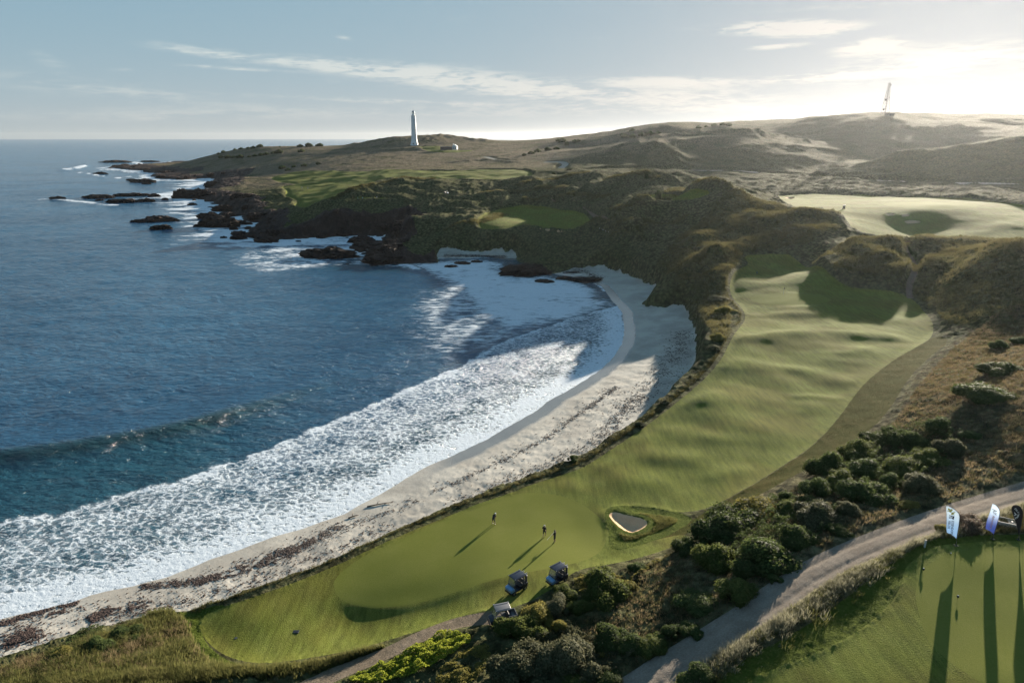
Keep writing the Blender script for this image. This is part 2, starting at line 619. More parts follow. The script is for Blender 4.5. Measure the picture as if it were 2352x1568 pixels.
def land_sd(x, y):
    s = sdf_poly(LAND, x, y, pad=260.0)
    rocky = sstep(288, 330, y) * (1 - sstep(2, 30, x + 0 * y)) + sstep(330, 350, y)
    rocky = np.clip(rocky, 0, 1)
    s = s + rocky * (fbm(x, y, 26, 4, .6, 31) * 12.0 * sstep(280, 600, y) + fbm(x, y, 9, 3, .6, 37) * 5.5)
    s = s + (1 - rocky) * fbm(x, y, 7, 3, .5, 41) * 0.5
    return s


def beach_sd(x, y):
    return np.maximum(sdf_poly(BEACH, x, y, pad=60.0), sdf_poly(COVE, x, y, pad=30.0) + fbm(x, y, 5, 3, .5, 43) * 1.6)


def base_height(x, y, sl=None, sb=None):
    sl = land_sd(x, y) if sl is None else sl
    sb = beach_sd(x, y) if sb is None else sb
    h = rbf_at(x, y)
    sand = np.minimum(0.085 * np.maximum(sl, 0), 3.0 + 0.01 * sl)
    edge = sb + fbm(x, y, 3.5, 3, .5, 3) * 0.7
    wall = sstep(-2.4, 0.2, edge)
    land = h * (1 - wall) + np.minimum(sand, h) * wall
    lo = sstep(0, 14, sl)
    lowrock = 0.10 * np.maximum(sl, 0)
    land = np.where(wall > .5, land, lowrock * (1 - lo) + np.maximum(land, lowrock * .6) * lo * 1.0)
    # blend along the beach wall so that no step is left
    land2 = lowrock * (1 - lo) + np.maximum(h, lowrock * .6) * lo
    land = land2 * (1 - wall) + np.minimum(sand, np.maximum(h, sand * .5)) * wall
    return np.where(sl > 0, land, np.maximum(sl * 0.12, -4.0))


CXX = CU * np.exp(CVV)
CYY = np.exp(CVV)
zbase_c = base_height(CXX, CYY)


def hit(px, py):
    """where the sight line through a measured point meets the ground"""
    px, py = np.atleast_1d(px).astype(float), np.atleast_1d(py).astype(float)
    u, t = ray(px, py)
    fu = np.clip((u - U0) / (U1 - U0), 0, 1) * (len(cus) - 1)
    iu = np.clip(np.floor(fu).astype(int), 0, len(cus) - 2)
    w_ = fu - iu
    prof = zbase_c[:, iu] * (1 - w_) + zbase_c[:, iu + 1] * w_          # (NV/CS, n)
    diff = (CAM_H - np.exp(cvs)[:, None] * t[None]) - prof
    res = np.zeros((len(px), 2))
    for i in range(len(px)):
        k = np.nonzero((diff[1:, i] <= 0) & (diff[:-1, i] > 0))[0]
        k = k[0] if len(k) else len(cvs) - 2
        a, b = diff[k, i], diff[k + 1, i]
        f = np.clip(a / (a - b + 1e-9), 0, 1)
        Y = math.exp(cvs[k] + f * (cvs[k + 1] - cvs[k]))
        res[i] = (u[i] * Y, Y)
    return res


def zone(s, it=2):
    p = parse(s)
    return smooth_poly(hit(p[:, 0], p[:, 1]), it)


# ---- mown and built zones, outlines measured on the photograph
FAIRWAYS = [
    zone("""456,1428 470,1412 506,1396 590,1370 680,1337 790,1292 850,1262 910,1235 1000,1197 1105,1155 1160,1137 1216,1115 1275,1096 1335,1077 1385,1046
1440,1010 1470,990 1562,920 1611,878 1656,830 1675,790 1690,764 1716,730 1701,704 1678,678 1675,655 1686,627 1725,609 1700,590 1787,584 1830,594 1888,617 1911,647
1975,668 2080,675 2110,700 2147,745 2140,775 2124,787 2049,828 1982,884 1956,918 1929,957 1869,1025 1742,1106 1637,1165 1560,1180 1500,1165 1400,1160 1385,1185 1400,1225 1395,1265
1440,1262 1512,1238 1570,1226 1590,1240 1500,1272 1400,1297 1328,1306 1261,1359 1175,1400 1107,1402 1025,1430 968,1446 781,1500 619,1526 555,1520 499,1497 465,1462"""),
    zone("""615,408 680,395 760,392 830,396 900,390 980,394 1060,393 1160,389 1215,395 1228,405 1190,418 1120,420 1060,416 1000,412 930,412 880,416 850,428 800,448 760,470 700,482 668,478 690,462 650,455 660,440 640,430 690,425 640,420"""),
    zone("""1100,500 1130,485 1190,476 1250,476 1290,484 1330,490 1362,505 1350,522 1300,530 1230,520 1160,535 1105,532 1095,515"""),
    zone("""1735,452 1800,450 1900,448 2000,452 2150,456 2290,465 2352,478 2460,490 2500,570 2352,556 2250,553 2180,552 2060,553 1990,548 1945,520 1935,500 1880,490 1800,475"""),
    zone("""1440,462 1480,455 1540,450 1600,443 1640,447 1600,460 1540,466 1480,470"""),
    zone("""815,458 850,457 905,460 890,464 820,465""", 1),
    zone("958,337 985,335 1002,335 1022,340 1050,346 1095,346 1060,351 1000,351 975,346", 1),
]
PRACTICE = zone("""2076,1306 2098,1287 2143,1257 2199,1247 2280,1243 2380,1240 2600,1230 2700,1700 1650,1640 1712,1568 1787,1531 1900,1494 2031,1407 2072,1345""")
GREENS = [
    zone("""765,1344 772,1325 800,1300 850,1268 920,1238 1000,1200 1100,1160 1160,1138 1224,1129 1290,1137 1344,1160 1380,1190 1396,1224 1388,1258 1355,1283 1290,1300 1220,1312 1120,1334
1020,1368 940,1389 856,1396 800,1385 775,1370"""),
    zone("1718,687 1735,678 1787,673 1850,675 1900,682 1913,690 1880,699 1806,703 1750,699"),
    zone("2102,1374 2104,1345 2113,1317 2147,1284 2199,1267 2274,1252 2380,1247 2600,1240 2650,1650 2300,1610 2256,1568 2180,1520 2124,1464"),
    zone("2010,470 2080,464 2200,466 2260,474 2200,482 2090,482"),
]
ROUGHS = [zone("""1620,1176 1742,1108 1869,1027 1929,957 1956,918 1982,884 2049,828 2124,787 2150,772 2185,782 2124,828 2079,880 2049,933 2004,985 1937,1030 1892,1060
1824,1094 1749,1135 1674,1173 1600,1215 1500,1262 1420,1290 1330,1310 1400,1275 1510,1236 1580,1200""", 1),
          zone("2140,1240 2200,1232 2280,1228 2400,1226 2400,1262 2200,1262 2110,1300 2090,1345 2040,1425 1910,1500 1790,1545 1700,1590 1640,1640 1590,1640 1640,1570 1720,1508 1800,1470 1880,1420 1950,1370 2010,1320 2060,1285 2100,1262", 1),
          zone("352,1424 400,1412 450,1403 510,1389 520,1396 475,1416 462,1440 470,1475 510,1512 560,1530 500,1545 430,1520 380,1490 356,1455", 1),
          zone("1372,1180 1390,1163 1440,1160 1500,1160 1560,1176 1600,1196 1540,1236 1440,1268 1390,1272 1385,1240 1398,1222", 1)]
BUNKERS = [zone("1397,1184 1408,1177 1426,1180 1446,1186 1466,1191 1482,1197 1488,1205 1480,1215 1463,1223 1446,1224 1430,1218 1416,1207 1404,1196", 3),
           zone("1226,521 1240,522 1236,526 1224,525"), zone("1240,527 1256,528 1250,533 1238,531"),
           zone("1254,531 1268,532 1262,537 1250,535"), zone("1276,536 1292,536 1296,541 1280,543"),
           zone("1800,455 1812,453 1826,456 1815,459"), zone("2030,491 2050,489 2060,493 2040,496"), zone("2068,494 2088,492 2090,497 2072,498"),
           zone("2075,506 2110,505 2120,512 2080,513")]
BUNK_DEPTH = [.6, .5, .5, .5, .6, 1.0, .6, .6, .6]


def path_world(s):
    p = parse(s)
    return smooth_poly(hit(p[:, 0], p[:, 1]), 2, closed=False)


PATHS = [  # polyline, half width
    (path_world("2600,1060 2480,1092 2380,1122 2290,1148 2160,1190 2040,1235 1940,1276 1860,1318 1790,1364 1730,1408 1650,1456 1570,1508 1480,1568 1390,1640"), 1.95),
    (path_world("700,1580 781,1541 893,1498 968,1460 1035,1432 1100,1420 1160,1420"), 1.15),
    (path_world("2087,556 2076,568 2087,587 2103,603 2105,616 2098,632 2087,658 2091,684"), 0.85),
    (path_world("1336,476 1345,485 1358,492 1385,503 1400,512"), 0.9),
    (path_world("1377,527 1395,533 1418,540 1450,548 1475,555 1508,566"), 0.45),
    (path_world("1575,576 1592,583 1620,592"), 0.45),
    (path_world("1264,459 1270,465 1278,472"), 1.2),
    (path_world("1165,449 1190,453 1206,456 1230,457"), 1.0),
]
ROADS = [
    (path_world("1255,372 1285,372 1298,375 1299,379 1288,385 1290,389 1310,392 1345,393"), 3.2),
    (path_world("1345,393 1480,390 1600,391 1709,393 1787,401 1847,405 1881,411 1974,416 2124,418 2199,424 2274,435 2352,443 2480,462"), 1.9),
    (path_world("2147,418 2237,421.5 2352,426 2480,430"), 2.6),
    (path_world("1110,361 1120,361 1137,368 1186,370"), 3.0),
]


def line_sd(line, hw, x, y, pad=12.0):
    return sdf_poly(line, x, y, pad=pad, closed=False) + hw


# ---- the full ground grid
GU, GV = np.meshgrid(us, vs)
GX, GY_ = GU * np.exp(GV), np.exp(GV)
sl = land_sd(GX, GY_)
sb = beach_sd(GX, GY_)
H = base_height(GX, GY_, sl, sb)
sf = [sdf_poly(p, GX, GY_, pad=14.0) for p in FAIRWAYS]
s_fair = np.maximum.reduce(sf)
s_prac = sdf_poly(PRACTICE, GX, GY_, pad=14.0)
sg = [sdf_poly(p, GX, GY_, pad=8.0) for p in GREENS]
s_green = np.maximum.reduce(sg)
s_rough = np.maximum.reduce([sdf_poly(q, GX, GY_, pad=8.0) for q in ROUGHS])
sbk = [sdf_poly(p, GX, GY_, pad=8.0) for p in BUNKERS]
s_bunk = np.maximum.reduce(sbk)
sp_ = [line_sd(l, hw, GX, GY_) for l, hw in PATHS]
sr_ = [line_sd(l, hw, GX, GY_) for l, hw in ROADS]
s_path = np.maximum.reduce(sp_)
s_road = np.maximum.reduce(sr_)

mown = np.maximum.reduce([sstep(-2.5, 1.5, s_fair), sstep(-1.5, 1.0, s_prac), 0.8 * sstep(-1.5, 1, s_rough)])
smooth_ = np.maximum.reduce([sstep(-1.0, .6, s_green), sstep(-1.5, .3, s_path), sstep(-5, 0, s_road), sstep(-.3, .5, s_bunk)])
sb = sb + fbm(GX, GY_, 5.5, 2, .5, 44) * 1.1 * sstep(-3, -.5, sb) * (sb < 6)
sandm = sstep(-1.2, .8, sb)
near = 1 - sstep(110, 190, GY_)
farm = sstep(520, 750, GY_)
# dune relief on unmown land
heath = np.clip(1 - np.maximum.reduce([mown, smooth_, sandm]), 0, 1) * sstep(0, 25, sl)
big = fbm(GX + 40 * pnoise(GX / 90, GY_ / 90, 5), GY_, 70, 3, .5, 11, True) * 2.6 * sstep(160, 320, GY_)
mid = fbm(GX, GY_, 24, 3, .55, 12, True) * (0.25 + 1.55 * sstep(130, 260, GY_))
H += heath * (big * sstep(3, 40, sl) * (1 - .8 * farm) + mid * (1 - .75 * sstep(480, 700, GY_)) + farm * sstep(-20, 120, GX) * fbm(GX + 30 * pnoise(GX / 80, GY_ / 80, 6), GY_ * .8, 130, 3, .42, 17, True) * 4.5 + fbm(GX, GY_, 7.5, 3, .55, 13) * (.25 + .35 * sstep(120, 220, GY_)) * (1 - .6 * farm))
tuss = fbm(GX, GY_, 2.1, 4, .62, 14)
H += heath * np.maximum(tuss + .12, -.1) * (0.36 + 0.5 * sstep(100, 200, GY_) - .45 * sstep(420, 560, GY_))
H += heath * near * np.abs(pnoise(GX / .55, GY_ / .55, 15)) * .22
# scrub on the near right-hand slope is tussocky; roughs are ruffled
H += sstep(-.3, .8, s_rough) * (1 - sstep(-.4, .3, s_fair)) * (fbm(GX, GY_, .6, 3, .6, 16) * .10 + fbm(GX, GY_, 4, 2, .5, 18) * .18)
# crests measured on the photograph
RIDGES = [("1562,560 1637,549 1700,535 1772,519 1881,497 1925,505", 1.7, 5), ("1660,590 1701,576 1761,557 1862,534 1922,531", 1.6, 4.5), ("1545,640 1562,632 1600,610 1637,596", 1.5, 4),
          ("1562,650 1620,640 1671,628 1720,614", 1.4, 3.2), ("1640,594 1690,590 1722,598", 1.2, 3), ("1888,606 1937,570 2004,560 2083,557", 1.6, 4), ("2106,624 2162,593 2218,581 2352,585", 1.5, 4),
          ("1411,494 1450,478 1498,462 1533,456", 2.0, 6), ("1533,456 1568,441 1617,430 1640,431 1709,457 1780,482", 1.6, 6), ("760,470 802,452 868,430 934,419 1000,421", 2.0, 8),
          ("1385,430 1428,417 1463,411 1510,420", 2.6, 8), ("1190,434 1224,421 1290,413 1352,404", 2.0, 8), ("1020,540 1080,520 1130,500 1150,488", 2.2, 6), ("1100,452 1150,446 1220,440 1300,446", 2.0, 7),
          ("1200,470 1280,462 1340,455 1400,462", 1.6, 6), ("1340,520 1400,512 1440,522", 1.6, 5), ("1400,560 1470,545 1540,520 1580,505", 1.6, 5), ("1580,620 1610,600 1650,590", 1.3, 3.5),
          ("1950,640 2000,628 2050,622 2080,630", 1.0, 3), ("1900,640 1930,620 1990,600 2050,596", 1.2, 3.2), ("1590,560 1640,530 1690,510 1740,505", 1.4, 5),
          ("1322,372 1416,345 1498,325 1545,317 1709,311", 3.0, 15), ("1374,375 1458,345 1510,341 1526,349 1545,362", 3.0, 13), ("1474,368 1526,361 1554,374", 2.6, 11),
          ("1862,403 1937,391 2012,370 2087,352 2162,344 2352,318", 2.2, 9), ("1562,316 1674,309 1727,318 1806,322 1850,330", 2.6, 14), ("1727,318 1790,312 1869,319 1907,303 1937,290 1993,286 2068,299", 3, 16),
          ("1700,345 1760,338 1830,345", 2.5, 14), ("1990,300 2100,305 2200,300", 3, 16), ("820,332 850,328 890,320 930,328", 3.5, 22), ("975,322 1010,312 1060,318 1110,324", 3.5, 20), ("880,345 940,341 1000,343", 2.2, 12),
          ("1060,372 1120,366 1180,372", 2, 12)]
for s_, am_, wd_ in RIDGES:
    p_ = parse(s_)
    ln_ = smooth_poly(hit(p_[:, 0], p_[:, 1] + (4 if p_[0, 1] > 400 else 1)), 2, closed=False)
    dd_ = -sdf_poly(ln_, GX, GY_, pad=wd_ * 3, closed=False)
    H += heath * am_ * np.exp(-(dd_ / wd_) ** 2) * (.75 + .5 * pnoise(GX / 9, GY_ / 9, 29))
# fairway swells
fsw = fbm(GX + .35 * GY_, GY_ - .2 * GX, 17, 3, .33, 27)
H += sstep(-1, 5, s_fair) * (1 - sstep(-3, .5, s_green)) * (1 - sstep(-1, .2, s_bunk)) * (fsw * (0.55 * sstep(70, 110, GY_) + .20) * (1 - .6 * sstep(260, 330, GY_)) + sstep(380, 480, GY_) * fbm(GX, GY_, 55, 3, .5, 28, True) * 1.9)
# crests that cross the fairway and the hollow below the near green, measured on the photograph
for s_, am_, wd_ in [("1690,778 1750,773 1806,769 1862,764 1937,769 2040,776", .62, 3.6), ("1630,838 1690,838 1750,844 1825,853 1905,864 1960,872", .55, 3.8), ("1560,925 1640,912 1712,912 1790,920 1850,935", .40, 4.6),
                     ("1700,728 1800,722 1900,724 1990,735", .45, 3.4), ("1480,1010 1560,1000 1650,1010 1720,1030", .40, 4.4), ("1400,1075 1450,1050 1500,1042 1560,1050", .55, 3.6), ("1640,1098 1672,1088 1700,1084", .20, 2.0),
                     ("1830,912 1875,908 1915,915", .28, 1.6), ("1950,815 2000,800 2060,798", .4, 3.0), ("1330,1118 1400,1105 1480,1110", .3, 3.0)]:
    p_ = parse(s_)
    ln_ = smooth_poly(hit(p_[:, 0], p_[:, 1]), 2, closed=False)
    dd_ = -sdf_poly(ln_, GX, GY_, pad=wd_ * 3, closed=False)
    H += sstep(-.5, 3, s_fair) * (1 - sstep(-3, .5, s_green)) * am_ * np.exp(-(dd_ / wd_) ** 2) * (.8 + .5 * pnoise(GX / 7, GY_ / 7, 33))
ln_ = path_world("800,1428 870,1430 960,1420 1040,1396 1110,1368 1180,1350")
H -= sstep(-.5, 1, s_fair) * (1 - sstep(-1.5, .3, s_green)) * .17 * np.exp(-((line_sd(ln_, 0, GX, GY_)) / 3.0) ** 2)
H += sstep(-1, 4, s_green) * fbm(GX, GY_, 14, 2, .5, 22) * .18
H += sstep(-1, 4, s_prac) * fbm(GX, GY_, 11, 2, .5, 23) * .14
for b, dpt in zip(sbk, BUNK_DEPTH):
    H += np.where(b > -8, -dpt * sstep(-.1, 1.5, b) + .28 * dpt * np.exp(-((b + .5) / .8) ** 2), 0)
# gravel road: a crown and wheel tracks
rd = 1.95 - sp_[0]
H += np.where((rd > 0) & (rd < 2.6), -.10 * np.exp(-((np.abs(rd) - 1.0) / .35) ** 2) - .05, 0) + np.where(s_path > -.1, fbm(GX, GY_, .8, 3, .6, 24) * .05, 0)
# sand
H += sandm * sstep(1, 8, sl) * (fbm(GX, GY_, 3.2, 4, .6, 25) * .16 + fbm(GX, GY_, .7, 2, .6, 26) * .035)
# rocky coast
rock_m = sstep(0, -2, sb) * (1 - sstep(8, 24, (sl + 10 * fbm(GX, GY_, 30, 3, .5, 51)) / (1 + np.clip((GY_ - 420) / 320, 0, 2.4)) + 9 * sstep(-60, -35, GX) * sstep(440, 400, GY_))) * np.clip(sstep(300, 335, GY_) + sstep(292, 300, GY_) * (1 - sstep(-60, 22, GX)), 0, 1)
rdisp = fbm(GX, GY_, 11, 4, .6, 52, True)
H += rock_m * sstep(-4, 3, sl) * (rdisp * 2.6 + fbm(GX, GY_, 3.3, 3, .6, 53, True) * 1.3 - .4)

rock_m2 = rock_m
dry = np.clip(.15 + .85 * sstep(560, 760, GY_) * (1 - .5 * sstep(100, 260, GX)) * (1 - .88 * sstep(740, 620, GY_) * sstep(20, 80, GX)) + .25 * sstep(95, 20, np.abs(GX - 70)) * (1 - sstep(100, 140, GY_)), 0, 1)

# ---- cut the ground into its pieces along exact outlines
def clip(V, F, A, s):
    """split triangles by the sign of a per-vertex field: returns inside, outside"""
    pos = s >= 0
    c = pos[F].sum(1)
    allin, allout, mixed = F[c == 3], F[c == 0], F[(c == 1) | (c == 2)]
    if not len(mixed):
        return (V, allin, A), (V, allout, A)
    one_in = pos[mixed].sum(1) == 1
    lone = np.where(one_in[:, None], pos[mixed], ~pos[mixed]).argmax(1)
    r = np.arange(len(mixed))
    a, b, cc = mixed[r, lone], mixed[r, (lone + 1) % 3], mixed[r, (lone + 2) % 3]

    def cutv(i, j):
        t = (s[i] / (s[i] - s[j]))[:, None]
        return V[i] * (1 - t) + V[j] * t, A[i] * (1 - t) + A[j] * t
    v1, a1 = cutv(a, b)
    v2, a2 = cutv(a, cc)
    # merge the cut vertices that lie on the same edge
    key = np.r_[np.minimum(a, b) * np.int64(1 << 31) + np.maximum(a, b), np.minimum(a, cc) * np.int64(1 << 31) + np.maximum(a, cc)]
    uq, first, inv = np.unique(key, return_index=True, return_inverse=True)
    nv = np.r_[v1, v2][first]
    na = np.r_[a1, a2][first]
    n0 = len(V)
    i1, i2 = n0 + inv[:len(a)], n0 + inv[len(a):]
    V2, A2 = np.r_[V, nv], np.r_[A, na]
    tri = np.c_[a, i1, i2]
    q1, q2 = np.c_[i1, b, cc], np.c_[i1, cc, i2]
    inside = np.r_[allin, tri[one_in], q1[~one_in], q2[~one_in]]
    outside = np.r_[allout, tri[~one_in], q1[one_in], q2[one_in]]
    return (V2, inside, A2), (V2, outside, A2)


def compact(V, F, A):
    used = np.zeros(len(V), bool)
    used[F.ravel()] = True
    m = np.cumsum(used) - 1
    return V[used], m[F], A[used]


idx = np.arange(NU * NV).reshape(NV, NU)
q00, q10, q01, q11 = idx[:-1, :-1], idx[:-1, 1:], idx[1:, :-1], idx[1:, 1:]
keep = np.maximum.reduce([sl[:-1, :-1], sl[:-1, 1:], sl[1:, :-1], sl[1:, 1:]]) > -5.0
F0 = np.concatenate([np.stack([q00, q10, q11], -1)[keep], np.stack([q00, q11, q01], -1)[keep]])
V0_ = np.stack([GX, GY_, H], -1).reshape(-1, 3)
zs = {'fair': s_fair, 'prac': s_prac, 'green': s_green, 'rough': s_rough, 'bunk': s_bunk, 'path': s_path, 'road': s_road,
      'sand': np.maximum(sb, -60), 'rock': rock_m2 - .5, 'sl': sl, 'dry': dry}
ZK = list(zs)
A0 = np.stack([zs[k].ravel() for k in ZK], -1).astype(np.float64)
cur = compact(V0_, F0, A0)


def take(key, extra=None):
    """cut the zone 'key' out of what is left of the ground"""
    global cur
    V, F, A = cur
    s = A[:, ZK.index(key)]
    ins, outs = clip(V, F, A, s)
    cur = compact(*outs)
    return compact(*ins)


def groups(piece, polys, pad=6.0):
    """split a cut-out piece by which outline its faces belong to"""
    V, F, A = piece
    c = V[F].mean(1)
    best = np.stack([sdf_poly(p, c[:, 0], c[:, 1], pad=pad) if closed else line_sd(p, 0, c[:, 0], c[:, 1], pad=20) for p, closed in polys])
    k = best.argmax(0)
    for i in range(len(polys)):
        f = F[k == i]
        if len(f):
            yield (i,) + compact(V, f, A)


def surf(name, piece, mat, label=None):
    V, F, A = piece
    at = {k: A[:, i] for i, k in enumerate(ZK) if k in ('sl', 'dry', 'fair', 'sand', 'green', 'path')}
    o = np_mesh(name, V, F, mat, attrs=at)
    o['kind'] = 'structure'
    if label:
        o['label'] = label
    return o


# ------------------------------------------------------------------ ground materials
def bump(t, h, strength, dist):
    b = t.n('ShaderNodeBump', Strength=strength, Distance=dist, Height=h)
    return b.outputs[0]


def ground_mat(name, stops, scale, fine, bstr, bdist, rough=1.0, spec=0.016, sheen=0.0, sheen_tint=(1, 1, 1), extra=None, bscale=None):
    """stops: [(pos, colour)...] along a layered noise"""
    m, t = new_mat(name)
    p = t.pos()
    n1 = t.noise(p, scale, 6, .62)
    n2 = t.noise(p, fine, 5, .65)
    f = t.math('MULTIPLY_ADD', n2, .55, t.math('MULTIPLY', n1, .45))
    f = t.remap(f, .30, .70, 0, 1, False)
    cr = t.n('ShaderNodeValToRGB')
    t.set(cr, 'Fac', f)
    e = cr.color_ramp.elements
    while len(e) < len(stops):
        e.new(.5)
    for el, (ps, c) in zip(e, stops):
        el.position = ps
        el.color = (*c, 1)
    col = cr.outputs[0]
    if extra:
        col = extra(t, p, col)
    nb = t.noise(p, bscale or fine, 5, .7)
    bs = t.n('ShaderNodeBsdfPrincipled', Base_Color=col, Roughness=rough, Normal=bump(t, nb, bstr, bdist))
    bs.inputs['Specular IOR Level'].default_value = spec
    if sheen:
        bs.inputs['Sheen Weight'].default_value = sheen
        bs.inputs['Sheen Roughness'].default_value = .45
        bs.inputs['Sheen Tint'].default_value = (*sheen_tint, 1)
    t.out(bs)
    return m


def stripes(t, p, col):
    """mower's strips: grass laid one way and the other"""
    q = t.mapping(p, (1, 1, 1), (0, 0, R(-38)))
    x = t.n('ShaderNodeSeparateXYZ', Vector=q).outputs[0]
    wv = t.math('SINE', t.math('MULTIPLY', x, 1.9))
    k = t.math('MULTIPLY', t.remap(wv, -.6, .6), .14)
    n = t.noise(p, .09, 3)
    col = t.mix(t.remap(n, .42, .62, 0, .75), col, (.100, .094, .022))
    st = t.noise(t.mapping(p, (1.0, .12, 1), (0, 0, R(-52))), 1.6, 5, .7)
    gr = t.math('MULTIPLY', t.remap(st, .3, .7, .72, 1.28), t.remap(t.noise(p, 9.0, 3, .7), .3, .7, .85, 1.15))
    col = t.mix(1.0, col, t.n('ShaderNodeCombineXYZ', X=gr, Y=gr, Z=gr).outputs[0], 'MULTIPLY')
    return t.mix(k, col, (.130, .138, .018))


def heath_extra(t, p, col):
    d = t.attr('dry')
    n = t.noise(p, .035, 5, .6)
    n2 = t.noise(t.mapping(p, (1, 1, 1)), .5, 4, .6)
    straw = t.mix(n2, (.095, .074, .050), (.270, .215, .148))
    k = t.math('MULTIPLY', d, t.remap(n, .30, .58, .25, 1.0))
    col = t.mix(k, col, straw)
    # tussock by tussock: shade between the clumps painted darker into the colour
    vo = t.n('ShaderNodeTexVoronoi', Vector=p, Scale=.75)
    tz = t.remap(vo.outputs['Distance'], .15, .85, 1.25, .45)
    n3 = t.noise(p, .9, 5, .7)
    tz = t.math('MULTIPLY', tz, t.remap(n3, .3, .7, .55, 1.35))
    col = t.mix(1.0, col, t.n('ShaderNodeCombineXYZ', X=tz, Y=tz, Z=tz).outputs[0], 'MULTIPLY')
    return col


M_HEATH = ground_mat("dune_heath", [(0, (.028, .036, .014)), (.4, (.055, .066, .025)), (.7, (.086, .084, .039)), (1, (.150, .128, .070))], .10, 1.6, 1.0, .55,
                     extra=heath_extra, bscale=2.2)
M_FAIR = ground_mat("fairway_turf", [(0, (.070, .086, .016)), (.5, (.104, .120, .025)), (1, (.138, .146, .040))], .16, 3.0, .9, .10, sheen=0.0,
                    sheen_tint=(.85, .9, .45), extra=stripes, bscale=7.0, spec=.035)
M_GREEN = ground_mat("green_turf", [(0, (.102, .116, .021)), (.5, (.122, .132, .028)), (1, (.142, .146, .038))], .25, 5.0, .6, .05, sheen=0.0,
                     sheen_tint=(.9, .9, .5), bscale=12.0, spec=.03)
M_ROUGH = ground_mat("rough_turf", [(0, (.030, .036, .008)), (.45, (.050, .052, .013)), (.8, (.076, .062, .022)), (1, (.11, .088, .036))], .35, 2.6, 1.0, .3, sheen=0.0,
                     sheen_tint=(.85, .85, .4), bscale=5.0, spec=.012)
M_ROUGH_GREEN = ground_mat("shaggy_green", [(0, (.030, .044, .008)), (.45, (.060, .078, .014)), (.8, (.085, .10, .022)), (1, (.11, .105, .034))], .6, 3.0, 1.0, .3, bscale=4.0, spec=.02)
M_GRAVEL = ground_mat("gravel", [(0, (.12, .098, .08)), (.5, (.19, .16, .135)), (1, (.27, .235, .20))], .5, 6.0, .8, .12, bscale=8.0)
M_FOOTPATH = ground_mat("trodden_earth", [(0, (.085, .068, .050)), (.5, (.135, .108, .082)), (1, (.20, .165, .13))], .6, 4.0, .8, .12, bscale=6.0)
M_TRACK = ground_mat("pale_track", [(0, (.26, .23, .19)), (1, (.40, .36, .31))], .3, 3.0, .5, .1)
M_BUNKER = ground_mat("bunker_sand", [(0, (.40, .265, .16)), (1, (.54, .38, .25))], .6, 6.0, .4, .06)
M_ROCK = ground_mat("shore_rock", [(0, (.012, .009, .008)), (.5, (.032, .021, .018)), (.85, (.066, .042, .034)), (1, (.075, .058, .05))], .22, 1.2, 1.0, .9, rough=.7, spec=.06, bscale=.9)


def sand_extra(t, p, col):
    return col


def sand_mat():
    m, t = new_mat("beach_sand")
    p = t.pos()
    n1 = t.noise(p, .12, 5, .6)
    n2 = t.noise(p, 2.2, 6, .7)
    col = t.mix(t.remap(n1, .35, .65), (.29, .268, .238), (.405, .378, .338))
    col = t.mix(t.remap(n2, .52, .72, 0, .5), col, (.22, .19, .165))
    s = t.attr('sl')
    s = t.math('MULTIPLY_ADD', t.noise(p, .35, 4), 1.6, t.math('ADD', s, -.8))
    wet = t.remap(s, 2.8, 4.6, 1, 0)
    far = t.remap(t.n('ShaderNodeSeparateXYZ', Vector=p).outputs[0], -18, -8)       # the low, wave-combed part of the beach
    wet = t.math('MULTIPLY', wet, far)
    col = t.mix(t.math('MULTIPLY', wet, .8), col, (.125, .128, .130))  # wet sand is darker; the sky's bluish sheen is put into this colour
    rg = t.remap(wet, 0, 1, .9, .16, False)
    sp = t.remap(wet, 0, 1, .15, .9, False)
    b = bump(t, t.noise(p, 1.4, 5, .65), t.remap(wet, 0, 1, .32, .03, False), .15)
    bs = t.n('ShaderNodeBsdfPrincipled', Base_Color=col, Roughness=rg, Normal=b)
    t.set(bs, 'Specular IOR Level', sp)
    t.out(bs)
    return m


M_SAND = sand_mat()

# ------------------------------------------------------------------ place the ground pieces
green_p = take('green')
bunk_p = take('bunk')
path_p = take('path')
road_p = take('road')
fair_p = take('fair')
prac_p = take('prac')
rough_p = take('rough')
sand_p = take('sand')
rock_p = take('rock')
for i, *pc in groups(green_p, [(p, True) for p in GREENS]):
    surf("putting_green", pc, M_GREEN)
for i, *pc in groups(bunk_p, [(p, True) for p in BUNKERS]):
    surf("sand_bunker", pc, M_BUNKER)
for i, *pc in groups(path_p, [(l, False) for l, _ in PATHS]):
    surf("gravel_road" if i == 0 else "footpath", pc, M_GRAVEL if i == 0 else M_FOOTPATH)
for i, *pc in groups(road_p, [(l, False) for l, _ in ROADS]):
    surf("access_road", pc, M_TRACK)
for i, *pc in groups(fair_p, [(p, True) for p in FAIRWAYS]):
    surf("grass_field" if i == 6 else "fairway", pc, M_FAIR)
surf("practice_lawn", prac_p, M_FAIR)
for i, *pc in groups(rough_p, [(p, True) for p in ROUGHS]):
    surf("rough_grass", pc, M_ROUGH if i == 0 else M_ROUGH_GREEN)
surf("beach", sand_p, M_SAND)
surf("rock_shelf", rock_p, M_ROCK)
surf("dune_ground", cur, M_HEATH)


def ground_z(x, y):
    """height of the finished ground"""
    x, y = np.atleast_1d(x).astype(float), np.atleast_1d(y).astype(float)
    fu = np.clip((x / y - U0) / (U1 - U0), 0, 1) * (NU - 1)
    fv = np.clip((np.log(y) - V0) / (V1 - V0), 0, 1) * (NV - 1)
    iu = np.clip(fu.astype(int), 0, NU - 2)
    iv = np.clip(fv.astype(int), 0, NV - 2)
    a, b = fu - iu, fv - iv
    return (H[iv, iu] * (1 - a) + H[iv, iu + 1] * a) * (1 - b) + (H[iv + 1, iu] * (1 - a) + H[iv + 1, iu + 1] * a) * b


